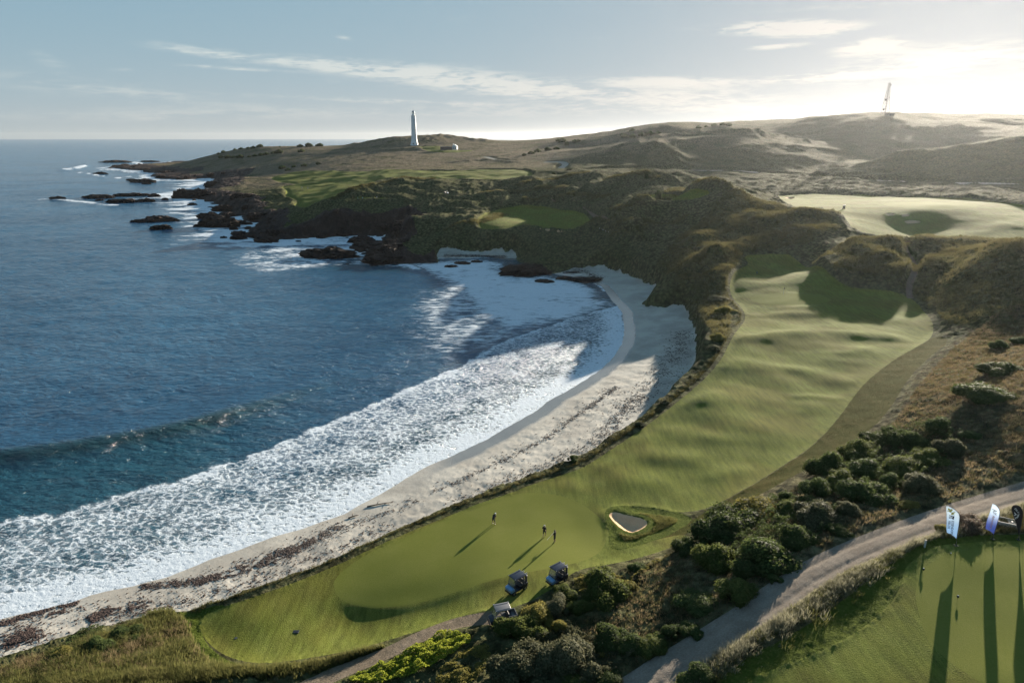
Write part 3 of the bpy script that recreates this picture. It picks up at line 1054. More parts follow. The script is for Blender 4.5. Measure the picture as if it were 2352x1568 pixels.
def spot(px, py):
    p = hit(px, py)[0]
    return Vector((p[0], p[1], float(ground_z(p[0], p[1])[0])))


# ================================================================== sea
WU, WV = 900, 760
wus = np.linspace(-1.15, 1.1, WU)
wvs = np.r_[np.linspace(math.log(28.0), math.log(900.0), WV - 90, endpoint=False), np.linspace(math.log(900.0), math.log(15000.0), 90)]
WUU, WVV = np.meshgrid(wus, wvs)
WX, WY = WUU * np.exp(WVV), np.exp(WVV)
wl_ = sdf_poly(LAND, WX, WY, pad=400.0)


def px_line(s):
    p = parse(s)
    return smooth_poly(at_z(p[:, 0], p[:, 1]), 2, closed=False)


def ldist(line, pad=60.0):
    return -sdf_poly(line, WX, WY, pad=pad, closed=False)


swell = px_line("-300,1120 -100,1072 0,1050 120,1036 260,1012 400,985 540,945 660,905 760,865 860,835")
swell2 = px_line("-300,800 0,772 160,738 330,690 500,655 700,640")
sd1 = ldist(swell)
# signed: seaward side positive
nrm = np.interp(np.clip(WX, swell[0, 0], swell[-1, 0]), swell[:, 0], swell[:, 1])
side = WY - nrm
along = sstep(860 - 1176, 200 - 1176, (WX / WY) * 1500)
WZ = np.zeros_like(WX)
prof = np.where(side > 0, np.exp(-(sd1 / 8.0) ** 2), np.exp(-(sd1 / 4.6) ** 2))
offs_w = 1 - .8 * prof * np.clip(along * 1.9, 0, 1)
WZ += 1.6 * prof * np.clip(along * 1.9, 0, 1) * (.70 + .30 * sstep(700, -100, WX / WY * 1500 + 1176))
lng = fbm(WX * .55 + WY * .35, WY * .8 - WX * .5, 26, 3, .5, 61)
offs = sstep(4, 40, -wl_)
WZ += offs * offs_w * (lng * .40 + fbm(WX * .8 + WY * .3, WY * 1.3, 11, 3, .55, 60) * .26 + fbm(WX, WY * 1.4, 5, 3, .6, 62) * .16) * (1 - sstep(900, 2500, WY) * .6)
WZ += sstep(30, 160, -wl_) * fbm(WX * .4 + WY * .9, WY * .3 - WX * .2, 55, 2, .5, 63) * .55

# surf: dense lace between the break line and the swash line of the beach
BREAK = px_line("-420,1345 -150,1248 0,1196 60,1184 124,1180 210,1154 270,1132 367,1113 424,1101 469,1088 499,1062 562,1052 637,1020 712,986 815,947 882,913 950,887 1006,861 1081,827 1137,791 1193,771 1250,752 1330,722 1425,700")
dshore = np.maximum(-wl_, 0)
_sh = at_z(SHORE_PX[:, 0] + 6, SHORE_PX[:, 1] + 14, 0.0)
BAND = np.concatenate([BREAK, _sh[(SHORE_PX[:, 1] > 703) | (SHORE_PX[:, 0] < 300) & (SHORE_PX[:, 1] > 1000)][:31][::-1]])
sband = sdf_poly(BAND, WX, WY, pad=60.0)
edge_n = fbm(WX, WY, 5, 4, .6, 64) * 2.2
foam = sstep(-.4, .9, sband + edge_n)
dB = -sdf_poly(BREAK, WX, WY, pad=60.0, closed=False)
foam = foam * np.clip(.52 + .38 * np.exp(-(dB / 1.6) ** 2) + .55 * sstep(9, 1, dshore), 0, 1)
# quieter sheets of old foam in the head of the bay, with painted sky reflection, and round the rocks
HEAD = smooth_poly(at_z(*parse("1425,700 1330,735 1250,752 1140,770 1060,700 1010,645 960,618 930,608 1010,598 1085,594 1165,598 1165,625 1200,635 1260,632 1306,638 1343,646 1381,662 1400,690").T), 1)
shead = sdf_poly(HEAD, WX, WY, pad=60.0)
sheet = sstep(-6, 12, shead) * (.68 + .30 * fbm(WX, WY, 14, 3, .5, 65))
BAYS = smooth_poly(at_z(*parse("1430,700 1330,730 1250,765 1100,835 960,830 930,720 990,640 1200,640 1400,690").T), 1)  # pale streaks painted over dark shaded water, standing for reflected sky
sheet = np.maximum(sheet, sstep(-14, 16, sdf_poly(BAYS, WX, WY, pad=60.0)) * (.34 + .3 * fbm(WX, WY * 1.5, 16, 4, .6, 70)))
rocky_coast = sstep(300, 340, WY) * (1 - sstep(700, 1500, WY) * .3)
n_r = fbm(WX, WY * 1.7, 30, 4, .6, 66)
sheet = np.maximum(sheet, rocky_coast * sstep(50, 2, dshore - 45 * n_r) * .78)
sheet = np.maximum(sheet, rocky_coast * sstep(9, 0, dshore - 8 * n_r) * 1.0)
SEAFOAM = smooth_poly(at_z(*parse("500,600 560,575 640,560 720,560 800,548 890,545 930,560 1010,600 970,625 900,618 800,612 700,622 600,628 540,618").T), 1)
sheet = np.maximum(sheet, sstep(-8, 14, sdf_poly(SEAFOAM, WX, WY, pad=60.0)) * np.clip(.35 + .5 * fbm(WX, WY * 1.6, 18, 4, .6, 67), 0, .75))
for s_, wd, am in [("145,391 165,389 185,385 196,382", 9, 1.0), ("180,397 205,400 235,406", 4, .8), ("305,372 320,376 345,382", 9, .9), ("100,458 130,457 175,462 230,468 262,471", 5, .75),
                   ("262,407 275,409", 4, .7), ("450,432 468,438", 7, .9), ("400,452 430,460 450,464", 5, .8), ("925,607 945,614 958,621", 1.6, 1.0),
                   ("440,478 470,490 500,500", 6, .6), ("480,462 500,466 520,474", 5, .7), ("530,530 555,540 600,552 700,553 800,548", 4, .7), 
                   ("620,620 680,612 740,606", 6, .45), ("300,455 330,462 420,470", 7, .4), ("690,585 700,598 740,603", 3, .8), ("1375,652 1390,668", 1.0, .8)]:
    sheet = np.maximum(sheet, am * np.exp(-(ldist(px_line(s_), 80) / wd) ** 2) * np.clip(.75 + .9 * fbm(WX, WY, 9, 3, .6, 68), 0, 1))
far_caps = fbm(WX * 1.0, WY * .35, 40, 4, .6, 69)
shallow = np.clip(np.maximum(sstep(3, -8, side) * sstep(900, 300, WX / WY * 1500 + 1176), sstep(30, 6, dshore)) * (1 - sstep(300, 340, WY)), 0, 1)
face = np.clip(along * 1.6, 0, 1) * np.exp(-((sd1 - 2.6) / 2.8) ** 2) * (side < 0)
# white crest of the wave breaking off the cape
for s_, hgt, wd in [("135,391 160,389 185,385 197,381", 2.4, 10), ("925,607 945,614 958,621", .9, 2.2), ("185,397 235,406", 1.0, 6)]:
    WZ += hgt * np.exp(-(ldist(px_line(s_), 80) / wd) ** 2)
# the swash runs up the sand as a thin sheet
WZ = WZ * sstep(0, 12, -wl_) + np.where(wl_ > -2.0, .012, 0)

widx = np.arange(WU * WV).reshape(WV, WU)
kf = np.minimum.reduce([wl_[:-1, :-1], wl_[:-1, 1:], wl_[1:, :-1], wl_[1:, 1:]]) < 9.0
WF = np.stack([widx[:-1, :-1], widx[:-1, 1:], widx[1:, 1:], widx[1:, :-1]], -1)[kf]
WVt = np.stack([WX, WY, WZ], -1).reshape(-1, 3)
used = np.zeros(len(WVt), bool)
used[WF.ravel()] = True
mp = np.cumsum(used) - 1


def water_mat():
    m, t = new_mat("sea_water")
    p = t.pos()
    geo = t.n('ShaderNodeSeparateXYZ', Vector=p)
    foam_a, sheet_a, shal, fc = t.attr('foam'), t.attr('sheet'), t.attr('shallow'), t.attr('face')
    deep = t.mix(t.remap(t.noise(p, .012, 4), .35, .65), (.013, .060, .122), (.028, .100, .182))
    deep = t.mix(shal, deep, (.012, .056, .088))
    deep = t.mix(fc, deep, (.006, .034, .042))  # swell's near side painted dark green, for its weaker sky reflection
    # wind chop at three sizes
    q = t.mapping(p, (1, 1.5, 1), (0, 0, R(20)))
    c1 = t.noise(q, .45, 6, .62, .3)
    c2 = t.noise(q, .09, 4, .55)
    hgt = t.math('MULTIPLY_ADD', c2, .8, t.math('MULTIPLY', c1, .55))
    nb = bump(t, hgt, 1.0, 2.2)
    water = t.n('ShaderNodeBsdfPrincipled', Base_Color=deep, Roughness=.14, IOR=1.333, Normal=nb)
    water.inputs['Specular IOR Level'].default_value = .5
    # lace: cells of open water inside a net of foam
    dq = t.n('ShaderNodeMix', {'data_type': 'VECTOR'})
    warp = t.n('ShaderNodeTexNoise', Vector=p, Scale=.55, Detail=4)
    wv = t.n('ShaderNodeVectorMath', {'operation': 'MULTIPLY_ADD'})
    t.set(wv, 0, warp.outputs['Color'])
    wv.inputs[1].default_value = (1.7, 1.7, 0)
    t.set(wv, 2, p)
    pz = t.mapping(wv.outputs[0], (.75, 1.0, 0), (0, 0, R(-52)))
    v1 = t.n('ShaderNodeTexVoronoi', {'feature': 'DISTANCE_TO_EDGE'}, Vector=pz, Scale=.78).outputs['Distance']
    v2 = t.n('ShaderNodeTexVoronoi', {'feature': 'DISTANCE_TO_EDGE'}, Vector=pz, Scale=1.75).outputs['Distance']
    nn = t.noise(p, 1.1, 6, .66)
    n3 = t.noise(p, .16, 4, .6)
    wdt = t.remap(t.noise(p, .5, 3), .3, .7, .15, .42, False)
    web = t.math('MULTIPLY', t.math('SUBTRACT', 1.0, t.math('DIVIDE', v1, wdt), clamp=True), .62)
    web2 = t.math('MULTIPLY', t.math('SUBTRACT', 1.0, t.math('DIVIDE', v2, .22), clamp=True), t.remap(nn, .35, .7, .0, .75))
    fo_ = t.math('ADD', t.math('MAXIMUM', web, web2), t.math('MULTIPLY', t.math('SUBTRACT', nn, .5), 2.3))
    fo_ = t.math('ADD', fo_, t.math('MULTIPLY', t.math('SUBTRACT', n3, .5), 1.4))
    fo_ = t.math('ADD', fo_, t.math('MULTIPLY_ADD', foam_a, 1.3, -.74))
    lace = t.remap(fo_, -.02, .85)
    lace = t.math('MULTIPLY', lace, t.remap(foam_a, .02, .2))
    # thinner streaks and sheets
    sn = t.noise(t.mapping(p, (1, 2.2, 1), (0, 0, R(8))), .22, 8, .70)
    shk = t.math('MULTIPLY', t.remap(t.math('ADD', sn, t.math('MULTIPLY_ADD', sheet_a, .55, -.62)), -.02, .22), t.remap(sheet_a, .03, .35))
    # scattered whitecaps far out
    wc = t.noise(t.mapping(p, (.35, 1.0, 1)), .055, 8, .72)
    caps = t.math('MULTIPLY', t.remap(wc, .70, .80), .35)
    allf = t.math('MAXIMUM', t.math('MAXIMUM', lace, shk), caps)
    allf = t.math('MAXIMUM', allf, t.math('MULTIPLY', t.math('MULTIPLY', foam_a, .38), t.remap(n3, .3, .6)))
    fcol = t.mix(t.noise(p, 1.6, 4), (.42, .47, .54), (.70, .74, .79))
    fo = t.n('ShaderNodeBsdfPrincipled', Base_Color=fcol, Roughness=.75, Normal=bump(t, t.math('ADD', nn, allf), .45, .25))
    fo.inputs['Specular IOR Level'].default_value = .2
    mx = t.n('ShaderNodeMixShader')
    t.set(mx, 0, t.math('MULTIPLY', allf, .94))
    t.t.links.new(water.outputs[0], mx.inputs[1])
    t.t.links.new(fo.outputs[0], mx.inputs[2])
    t.out(mx)
    return m


M_WATER = water_mat()
sea = np_mesh("sea_water", WVt[used], mp[WF], M_WATER, attrs={'foam': foam.ravel()[used], 'sheet': sheet.ravel()[used], 'shallow': shallow.ravel()[used], 'face': face.ravel()[used]})
tag(sea, kind='structure')
# sea floor under everything, so that the sheet of ground is closed below the water
fl = np_mesh("seabed", np.array([[-20000, -400, -6.0], [20000, -400, -6.0], [20000, 15000, -6.0], [-20000, 15000, -6.0]]), np.array([[0, 1, 2, 3]]), simple_mat("seabed", (.05, .07, .07)))
tag(fl, kind='structure')

# ------------------------------------------------------------------ sea air
if HAZE_DENSITY > 0:
    hz = MB().box((0, 7200, 60), (46000, 16400, 136)).build("haze", None)
    tag(hz, kind='stuff')
    hm = bpy.data.materials.new("haze")
    hm.use_nodes = True
    ht = NT(hm.node_tree)
    pv = ht.n('ShaderNodeVolumePrincipled', Color=(.86, .88, .92), Density=HAZE_DENSITY, Anisotropy=.72)
    ho = ht.n('ShaderNodeOutputMaterial')
    ht.t.links.new(pv.outputs[0], ho.inputs['Volume'])
    hz.data.materials.clear()
    hz.data.materials.append(hm)


# ================================================================== plants
def leaf_mat(name, c0, c1, c2, trans=.35, rough=.7):
    """leaves: tone varies leaf by leaf (attribute) and plant by plant"""
    m, t = new_mat(name)
    a = t.attr('tone')
    oi = t.n('ShaderNodeObjectInfo').outputs['Random']
    cr = t.n('ShaderNodeValToRGB')
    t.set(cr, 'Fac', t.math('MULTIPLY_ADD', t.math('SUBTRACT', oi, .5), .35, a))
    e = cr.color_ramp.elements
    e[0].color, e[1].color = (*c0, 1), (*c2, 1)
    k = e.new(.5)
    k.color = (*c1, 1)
    d = t.n('ShaderNodeBsdfPrincipled', Base_Color=cr.outputs[0], Roughness=rough)
    d.inputs['Specular IOR Level'].default_value = .04
    tr = t.n('ShaderNodeBsdfTranslucent', Color=t.mix(.5, cr.outputs[0], tuple(min(1, v * 1.6) for v in c2)))
    mx = t.n('ShaderNodeMixShader', Fac=trans)
    t.t.links.new(d.outputs[0], mx.inputs[1])
    t.t.links.new(tr.outputs[0], mx.inputs[2])
    t.out(mx)
    return m


LEAF = {
    'dark': leaf_mat("olive_leaves", (0.022, 0.032, 0.012), (0.046, 0.065, 0.023), (0.084, 0.108, 0.035), .30),
    'bright': leaf_mat("green_leaves", (.030, .044, .013), (.062, .082, .023), (.112, .126, .040), .40),
    'grey': leaf_mat("grey_leaves", (.034, .038, .020), (.064, .068, .036), (.115, .112, .066), .30),
    'gold': leaf_mat("yellow_leaves", (0.068, 0.070, 0.019), (0.132, 0.124, 0.035), (0.203, 0.176, 0.054), .42),
    'brown': leaf_mat("dry_leaves", (0.054, 0.038, 0.027), (0.101, 0.070, 0.051), (0.162, 0.115, 0.081), .25),
}
LIME = leaf_mat("lime_leaves", (0.081, 0.121, 0.014), (0.169, 0.209, 0.024), (0.270, 0.284, 0.041), .45)
BARK = simple_mat("woody_stems", (.09, .07, .05), .9, gscale=6)
GRASS = {
    'green': leaf_mat("long_green_grass", (.040, .052, .014), (.080, .090, .026), (.140, .130, .050), .45),
    'straw': leaf_mat("dry_straw_grass", (.075, .055, .026), (.150, .110, .058), (.240, .190, .115), .45),
    'rust': leaf_mat("rusty_dry_grass", (.060, .042, .022), (.115, .085, .048), (.195, .150, .090), .45),
    'silver': leaf_mat("silver_grass", (.070, .080, .045), (.165, .165, .105), (.340, .315, .230), .40),
    'olive': leaf_mat("olive_grass", (.032, .038, .014), (.062, .064, .024), (.115, .100, .045), .40),
}


def quads_from(c, nrm, size, asp, rng):
    """leaf quads centred at c with normals nrm"""
    n = len(c)
    r = rng.normal(size=(n, 3))
    a = np.cross(nrm, r)
    a /= np.linalg.norm(a, axis=1, keepdims=True) + 1e-9
    b = np.cross(nrm, a)
    s = size[:, None]
    p = np.stack([c - a * s - b * s * asp * .3, c - b * s * asp, c + a * s + b * s * asp * .2, c + b * s * asp], 1)
    V = p.reshape(-1, 3)
    F = np.arange(4 * n).reshape(-1, 4)
    return V, F


def shrub_mesh(seed, lumps, n, leaf, hgt, rag=.10):
    """unit shrub (about one wide): lumpy body of leaves, gaps between lumps"""
    rng = np.random.RandomState(seed)
    L = []
    for i in range(lumps):
        a = rng.rand() * 6.283
        d = math.sqrt(rng.rand()) * .40 if i else 0
        r = (.09 + .13 * rng.rand()) if i else .21
        L.append((d * math.cos(a), d * math.sin(a), max(r * .6, hgt * (1 - 1.1 * d) * (.72 + .45 * rng.rand()) - r * .75), r))
    L = np.array(L)
    k = rng.choice(len(L), n, p=L[:, 3] ** 2 / (L[:, 3] ** 2).sum())
    v = rng.normal(size=(n, 3))
    v[:, 2] = np.abs(v[:, 2]) * 1.1 - .35
    v /= np.linalg.norm(v, axis=1, keepdims=True)
    rr = L[k, 3] * (1 + rag * rng.normal(size=n))
    c = L[k, :3] + v * rr[:, None]
    # leaves hung below the lumps down to the ground fill the skirts
    sk = rng.rand(n) < .22
    c[sk, 2] *= rng.rand(sk.sum())
    c[:, 2] = np.maximum(c[:, 2], .0)
    # drop what lies deep inside another lump
    d = np.linalg.norm(c[:, None] - L[None, :, :3], axis=2) - L[None, :, 3] * .82
    ok = d.min(1) > 0
    c, v, k = c[ok], v[ok], k[ok]
    nrm = v + rng.normal(size=c.shape) * .55
    nrm /= np.linalg.norm(nrm, axis=1, keepdims=True)
    V, F = quads_from(c, nrm, leaf * (.6 + .8 * rng.rand(len(c))), .75, rng)
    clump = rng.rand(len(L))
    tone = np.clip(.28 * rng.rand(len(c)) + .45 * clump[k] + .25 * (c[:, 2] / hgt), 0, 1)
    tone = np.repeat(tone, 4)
    # dense inner body
    bm = bmesh.new()
    cv, cf, ct = [], [], []
    off = len(V)
    for (x, y, z, r) in L:
        bm2 = bmesh.new()
        bmesh.ops.create_icosphere(bm2, subdivisions=2, radius=1.0)
        pv = np.array([q.co[:] for q in bm2.verts])
        pf = np.array([[q.index for q in f.verts] for f in bm2.faces])
        bm2.free()
        nn = 1 + .12 * np.sin(pv[:, 0] * 9 + seed) * np.cos(pv[:, 1] * 8) + .08 * np.sin(pv[:, 2] * 13)
        pv = pv * nn[:, None] * r * .88 + [x, y, z]
        low = pv[:, 2] < z
        pv[low, 2] = z - (z - pv[low, 2]) * max(1.0, z / (r * .88))
        pv[:, 2] = np.maximum(pv[:, 2], -.08)
        cv.append(pv)
        cf.append(np.c_[pf, pf[:, 2]] + off)
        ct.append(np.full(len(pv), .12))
        off += len(pv)
    bm.free()
    V = np.concatenate([V] + cv)
    F4 = F
    F3 = np.concatenate(cf)[:, :3]
    Ft = np.concatenate([F4[:, [0, 1, 2]], F4[:, [0, 2, 3]], F3])
    return V, Ft, np.r_[tone, np.concatenate(ct)]


SHAPES = [  # seed, lumps, leaves, leaf size, height
    (1, 14, 7500, .019, .50), (2, 20, 8500, .017, .42), (3, 12, 6500, .021, .60), (4, 24, 8500, .016, .34), (5, 18, 8000, .018, .46), (6, 9, 5000, .023, .75)]
_protos = {}
_shape_data = {}


def shrub_proto(kind, shape):
    if (kind, shape) not in _protos:
        if shape not in _shape_data:
            sd_, lm, nl, lf, hg = SHAPES[shape]
            _shape_data[shape] = shrub_mesh(sd_, lm, nl, lf, hg)
        V, F, tone = _shape_data[shape]
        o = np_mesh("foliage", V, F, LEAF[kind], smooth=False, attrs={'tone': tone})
        st = MB()
        rg = random.Random(shape)
        for i in range(5):
            a = rg.random() * 6.28
            st.tube([(.02 * math.cos(a), .02 * math.sin(a), -.04), (.12 * math.cos(a), .12 * math.sin(a), .12), (.22 * math.cos(a + .3), .22 * math.sin(a + .3), .26)], [.014, .010, .005], 5)
        s = st.build("stem", BARK)
        _protos[(kind, shape)] = (o.data, s.data)
        bpy.data.objects.remove(o)
        bpy.data.objects.remove(s)
    return _protos[(kind, shape)]


def shrub(px, py, wpx, kind, shape, label, hs=1.0, name="shrub", group=None, cat="shrub", loc=None, width=None, rz=None):
    p = spot(px, py) if loc is None else Vector(loc)
    wd = width or wpx * p.y / (F_D * CP_ - (py - CY) * SP)
    e = empty(name, (p.x, p.y, p.z - .03 * wd), rz if rz is not None else (px * 7.3 + py * 3.1) % 6.28)
    e.scale = (wd * (1.12 - (px % 7) * .03), wd * (.70 + (px % 7) * .06), wd * hs * .95)
    tag(e, label, cat, group)
    f, s = shrub_proto(kind, shape)
    link(bpy.data.objects.new("foliage", f), e)
    link(bpy.data.objects.new("stem", s), e)
    return e


G_UP = "shrubs in the thicket above the bend of the gravel road"
SHRUBS = """2012,1016,64,dark,3,1.0|low dark shrub touching the fairway's rough strip, top left of the upper thicket
1972,1046,84,bright,1,1.0|bright green spreading shrub on the fairway side of the upper thicket
1905,1086,84,dark,0,1.15|dark square-shouldered shrub at the lower left corner of the upper thicket
2186,1046,64,grey,2,1.0|tall grey-green rounded shrub at the uphill end of the upper thicket
2086,1020,92,dark,1,1.0|dark lumpy shrub along the top edge of the upper thicket
2133,1062,66,bright,4,1.0|mid green shrub just left of the tall grey-green one
2072,1086,98,bright,3,1.1|brightest green broad shrub in the middle of the upper thicket
2046,1118,56,dark,2,.95|small dark round shrub below the brightest green one
2106,1130,82,grey,0,1.0|grey-green dome standing alone on brown ground below the upper thicket
1984,1152,108,dark,1,1.05|largest dark shrub at the foot of the upper thicket
1880,1140,74,dark,0,1.1|dark shrub with green top at the lower left of the upper thicket
1932,1118,84,bright,4,1.0|mid green shrub between the two dark ones at the thicket's foot
2228,1006,42,dark,3,.9|small low dark shrub right of the tall grey-green one
2015,1130,38,gold,4,.95|small olive shrub wedged beside the largest dark one
1992,1090,76,dark,4,1.0|dark shrub buried in the centre of the upper thicket
2158,996,70,dark,2,.9|dark shrub at the top right of the upper thicket
1742,1184,98,gold,3,1.0|yellow-green shrub at the fairway edge, uphill end of the lower thicket
1806,1154,44,dark,2,.9|small dark round shrub between the two thickets
1818,1182,76,bright,1,1.0|fresh green shrub behind the grey bush of the lower thicket
1880,1198,108,grey,4,.95|wide grey bush with bare twigs at the upper end of the lower thicket
1942,1188,58,grey,0,1.1|olive-grey shrub at the road end of the lower thicket
1668,1230,150,dark,1,1.0|wide dark olive shrub along the middle of the lower thicket
1648,1302,92,bright,0,1.2|bright-topped shrub at the lower left end of the lower thicket
1738,1302,140,dark,4,1.1|big dark olive shrub facing the gravel road, biggest of the lower thicket
1826,1248,78,dark,0,1.1|dark shrub at the right shoulder of the lower thicket
1578,1268,66,dark,1,1.0|dark shrub beside the fairway where the lower thicket tapers off
1928,1224,50,dark,3,.95|low dark green shrub by the road above the lower thicket's shoulder
1884,1244,34,grey,3,.9|small grey shrub on the brown verge above the gravel road
1692,1376,86,bright,0,1.05|round green dome shrub standing by itself above the gravel road
1606,1394,92,dark,3,.8|low spreading shrub trailing downhill from the round green dome
1776,1332,36,dark,2,.7|small dark shrub on the road edge right of the round green dome
2087,1166,42,gold,3,.8|low yellow-green shrub on brown ground by the top of the gravel road
2228,1212,76,brown,1,.85|purple-brown twiggy shrub behind the white banner
2164,1220,44,gold,0,.8|olive shrub left of the purple-brown one beside the gravel road
1598,1562,82,dark,2,.9|dark round shrub at the road's edge in the bottom of the picture
1382,1366,112,bright,1,1.25|big round bright green bush beside the second golf cart
1296,1368,58,bright,4,1.0|small leafy bush covering the side of the second golf cart
1190,1462,96,bright,1,1.2|tall mixed green bush hiding the back of the utility cart
1240,1432,80,gold,4,1.1|yellow-green bush in the middle of the clump by the utility cart
1282,1410,72,grey,2,.9|silvery grey bush at the top of the clump by the utility cart
1330,1410,54,bright,0,1.0|round green bush at the right end of the clump by the utility cart
1288,1452,44,gold,2,.9|small yellowish bush below the clump by the utility cart
1376,1394,32,gold,5,.8|small grassy bush on the slope below the big round bright green bush
1460,1314,46,dark,0,.9|dark shrub right of the big round bright green bush
1448,1358,34,gold,5,.7|pale tufted shrub on the brown slope
1200,1548,140,grey,1,1.05|large grey flowering bush at the bottom, left of its olive neighbour
1312,1540,130,grey,4,1.1|large olive-grey bush at the bottom beside the gravel road
1398,1480,84,dark,0,1.1|dark bush above the gravel road, upper left of its row
1454,1490,66,dark,4,1.0|dark olive bush in the middle of the row above the gravel road
1542,1464,48,dark,2,.95|dark round bush near the right end of the row above the gravel road
1592,1452,54,dark,1,.9|low dark bush at the right end of the row above the gravel road
1500,1490,68,bright,3,1.1|green bush between the dark ones in the row above the gravel road
1382,1500,50,gold,4,.9|small olive bush in front of the row above the gravel road
1398,1562,60,dark,3,.9|dark bush at the bottom edge beside the gravel road
1320,1578,60,bright,3,.9|green bush cut by the bottom edge of the picture
2302,856,84,dark,1,.8|dark dome shrub high on the right hillside, nearest the picture's edge
2294,802,38,dark,2,.9|small dark shrub behind the dome on the right hillside
2264,916,106,dark,3,.9|long low dark shrub on the right hillside below the dome
2348,790,40,dark,0,.8|dark shrub cut by the right edge of the picture on the hillside
285,1466,66,dark,1,.9|dark shrub in the long grass at the left end of the mown lawn
224,1490,72,dark,4,.9|dark olive shrub in the dune scrub above the kelp heaps
150,1512,60,gold,4,.8|yellowish shrub in the scrub at the bottom left
338,1512,34,grey,5,.7|spiky grey tussock bush beside the mown lawn's left end
1315,1060,26,dark,2,.8|small bush on the grassy lip between fairway and sand
1527,930,20,grey,5,.8|grey-green bush at the sand's top below the fairway
1468,980,22,grey,5,.7|small grey bush rooted in the sandy bank
1650,694,46,grey,3,.8|pale marram clump on the bank left of the far green
1668,722,44,gold,4,.8|light green marram clump nearest the far green's left side
1650,782,34,gold,5,.8|pale marram clump above the sandy scarp
1640,806,30,grey,4,.8|lowest pale marram clump on the sandy scarp"""
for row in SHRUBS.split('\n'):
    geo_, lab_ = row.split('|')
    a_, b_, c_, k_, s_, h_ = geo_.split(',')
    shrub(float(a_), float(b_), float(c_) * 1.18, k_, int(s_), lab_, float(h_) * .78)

# lone tree-like bush on the dune shoulder and bushes too far off to tell apart
def far_bush(px, py, wpx, kind, shape, hs, label, group, name="bush", cat="bush"):
    return shrub(px, py, wpx, kind, shape, label, hs, name, group, cat)


far_bush(1511, 458, 17, 'dark', 5, 1.9, "lone upright dark tree on the shoulder of the big dune", None, "lone_tree", "tree")
far_bush(1527, 460, 10, 'dark', 0, 1.0, "small dark bush just right of the lone upright tree", None)
HB = "dark wind-shaped bushes in rows on the grassy headland"
for (zx, zy, zw) in [(200, 155, 44), (265, 145, 52), (340, 140, 50), (395, 135, 60), (470, 124, 78), (30, 200, 50), (80, 180, 60), (50, 238, 70), (120, 240, 90), (180, 238, 60), (260, 236, 88), (355, 228, 50),
                     (410, 220, 60), (470, 210, 70), (530, 202, 70), (600, 190, 60), (665, 184, 96), (885, 120, 70), (970, 117, 98), (1095, 115, 84), (900, 173, 80), (1070, 306, 70), (675, 122, 30),
                     (760, 125, 20), (700, 350, 90), (760, 368, 70), (820, 335, 60), (930, 325, 70)]:
    far_bush(496 + zx * .2188, 312 + zy * .2188, max(zw * .2188, 5), 'dark', zx % 5, .75, "dark round bush in one of the bush rows on the headland left of the lighthouse", HB)
HS = "dark bushes scattered along the hills behind the valley road"
for (zx, zy, zw) in [(530, 310, 70), (575, 318, 90), (615, 335, 80), (690, 318, 70), (725, 312, 50), (1900, 190, 70), (1975, 172, 40), (2060, 166, 60), (2140, 160, 60), (2195, 162, 70), (1250, 220, 60),
                     (1180, 275, 80), (1260, 285, 90), (1350, 270, 90), (1430, 255, 90), (1500, 250, 80), (1150, 265, 60), (200, 440, 60), (260, 425, 70), (330, 400, 80), (420, 385, 80), (505, 375, 70), (640, 605, 60), (480, 632, 50)]:
    far_bush(1158 + zx * .2344, 257 + zy * .2344, max(zw * .2344, 5), 'dark', zx % 5, .8, "dark bush among others scattered on the hills behind the valley road", HS)


# ------------------------------------------------------------------ grasses
def in_poly_points(poly, n, rng):
    lo, hi = poly.min(0), poly.max(0)
    out = []
    got = 0
    while got < n:
        p = lo + rng.rand(n * 2, 2) * (hi - lo)
        p = p[sdf_poly(poly, p[:, 0], p[:, 1], pad=50) > 0]
        out.append(p)
        got += len(p)
        if not len(p):
            break
    return np.concatenate(out)[:n]


def along_points(line, n, spread, rng):
    seg = np.diff(line, axis=0)
    ln = np.linalg.norm(seg, axis=1)
    k = rng.choice(len(seg), n, p=ln / ln.sum())
    t = rng.rand(n, 1)
    nrm = np.c_[-seg[k, 1], seg[k, 0]] / (ln[k, None] + 1e-9)
    return line[k] + seg[k] * t + nrm * rng.normal(size=(n, 1)) * spread


def clear_of(p, *fields):
    """keep points that are off the mown turf, roads and sand"""
    ok = np.ones(len(p), bool)
    for f in fields:
        ok &= f(p) < 0
    return p[ok]


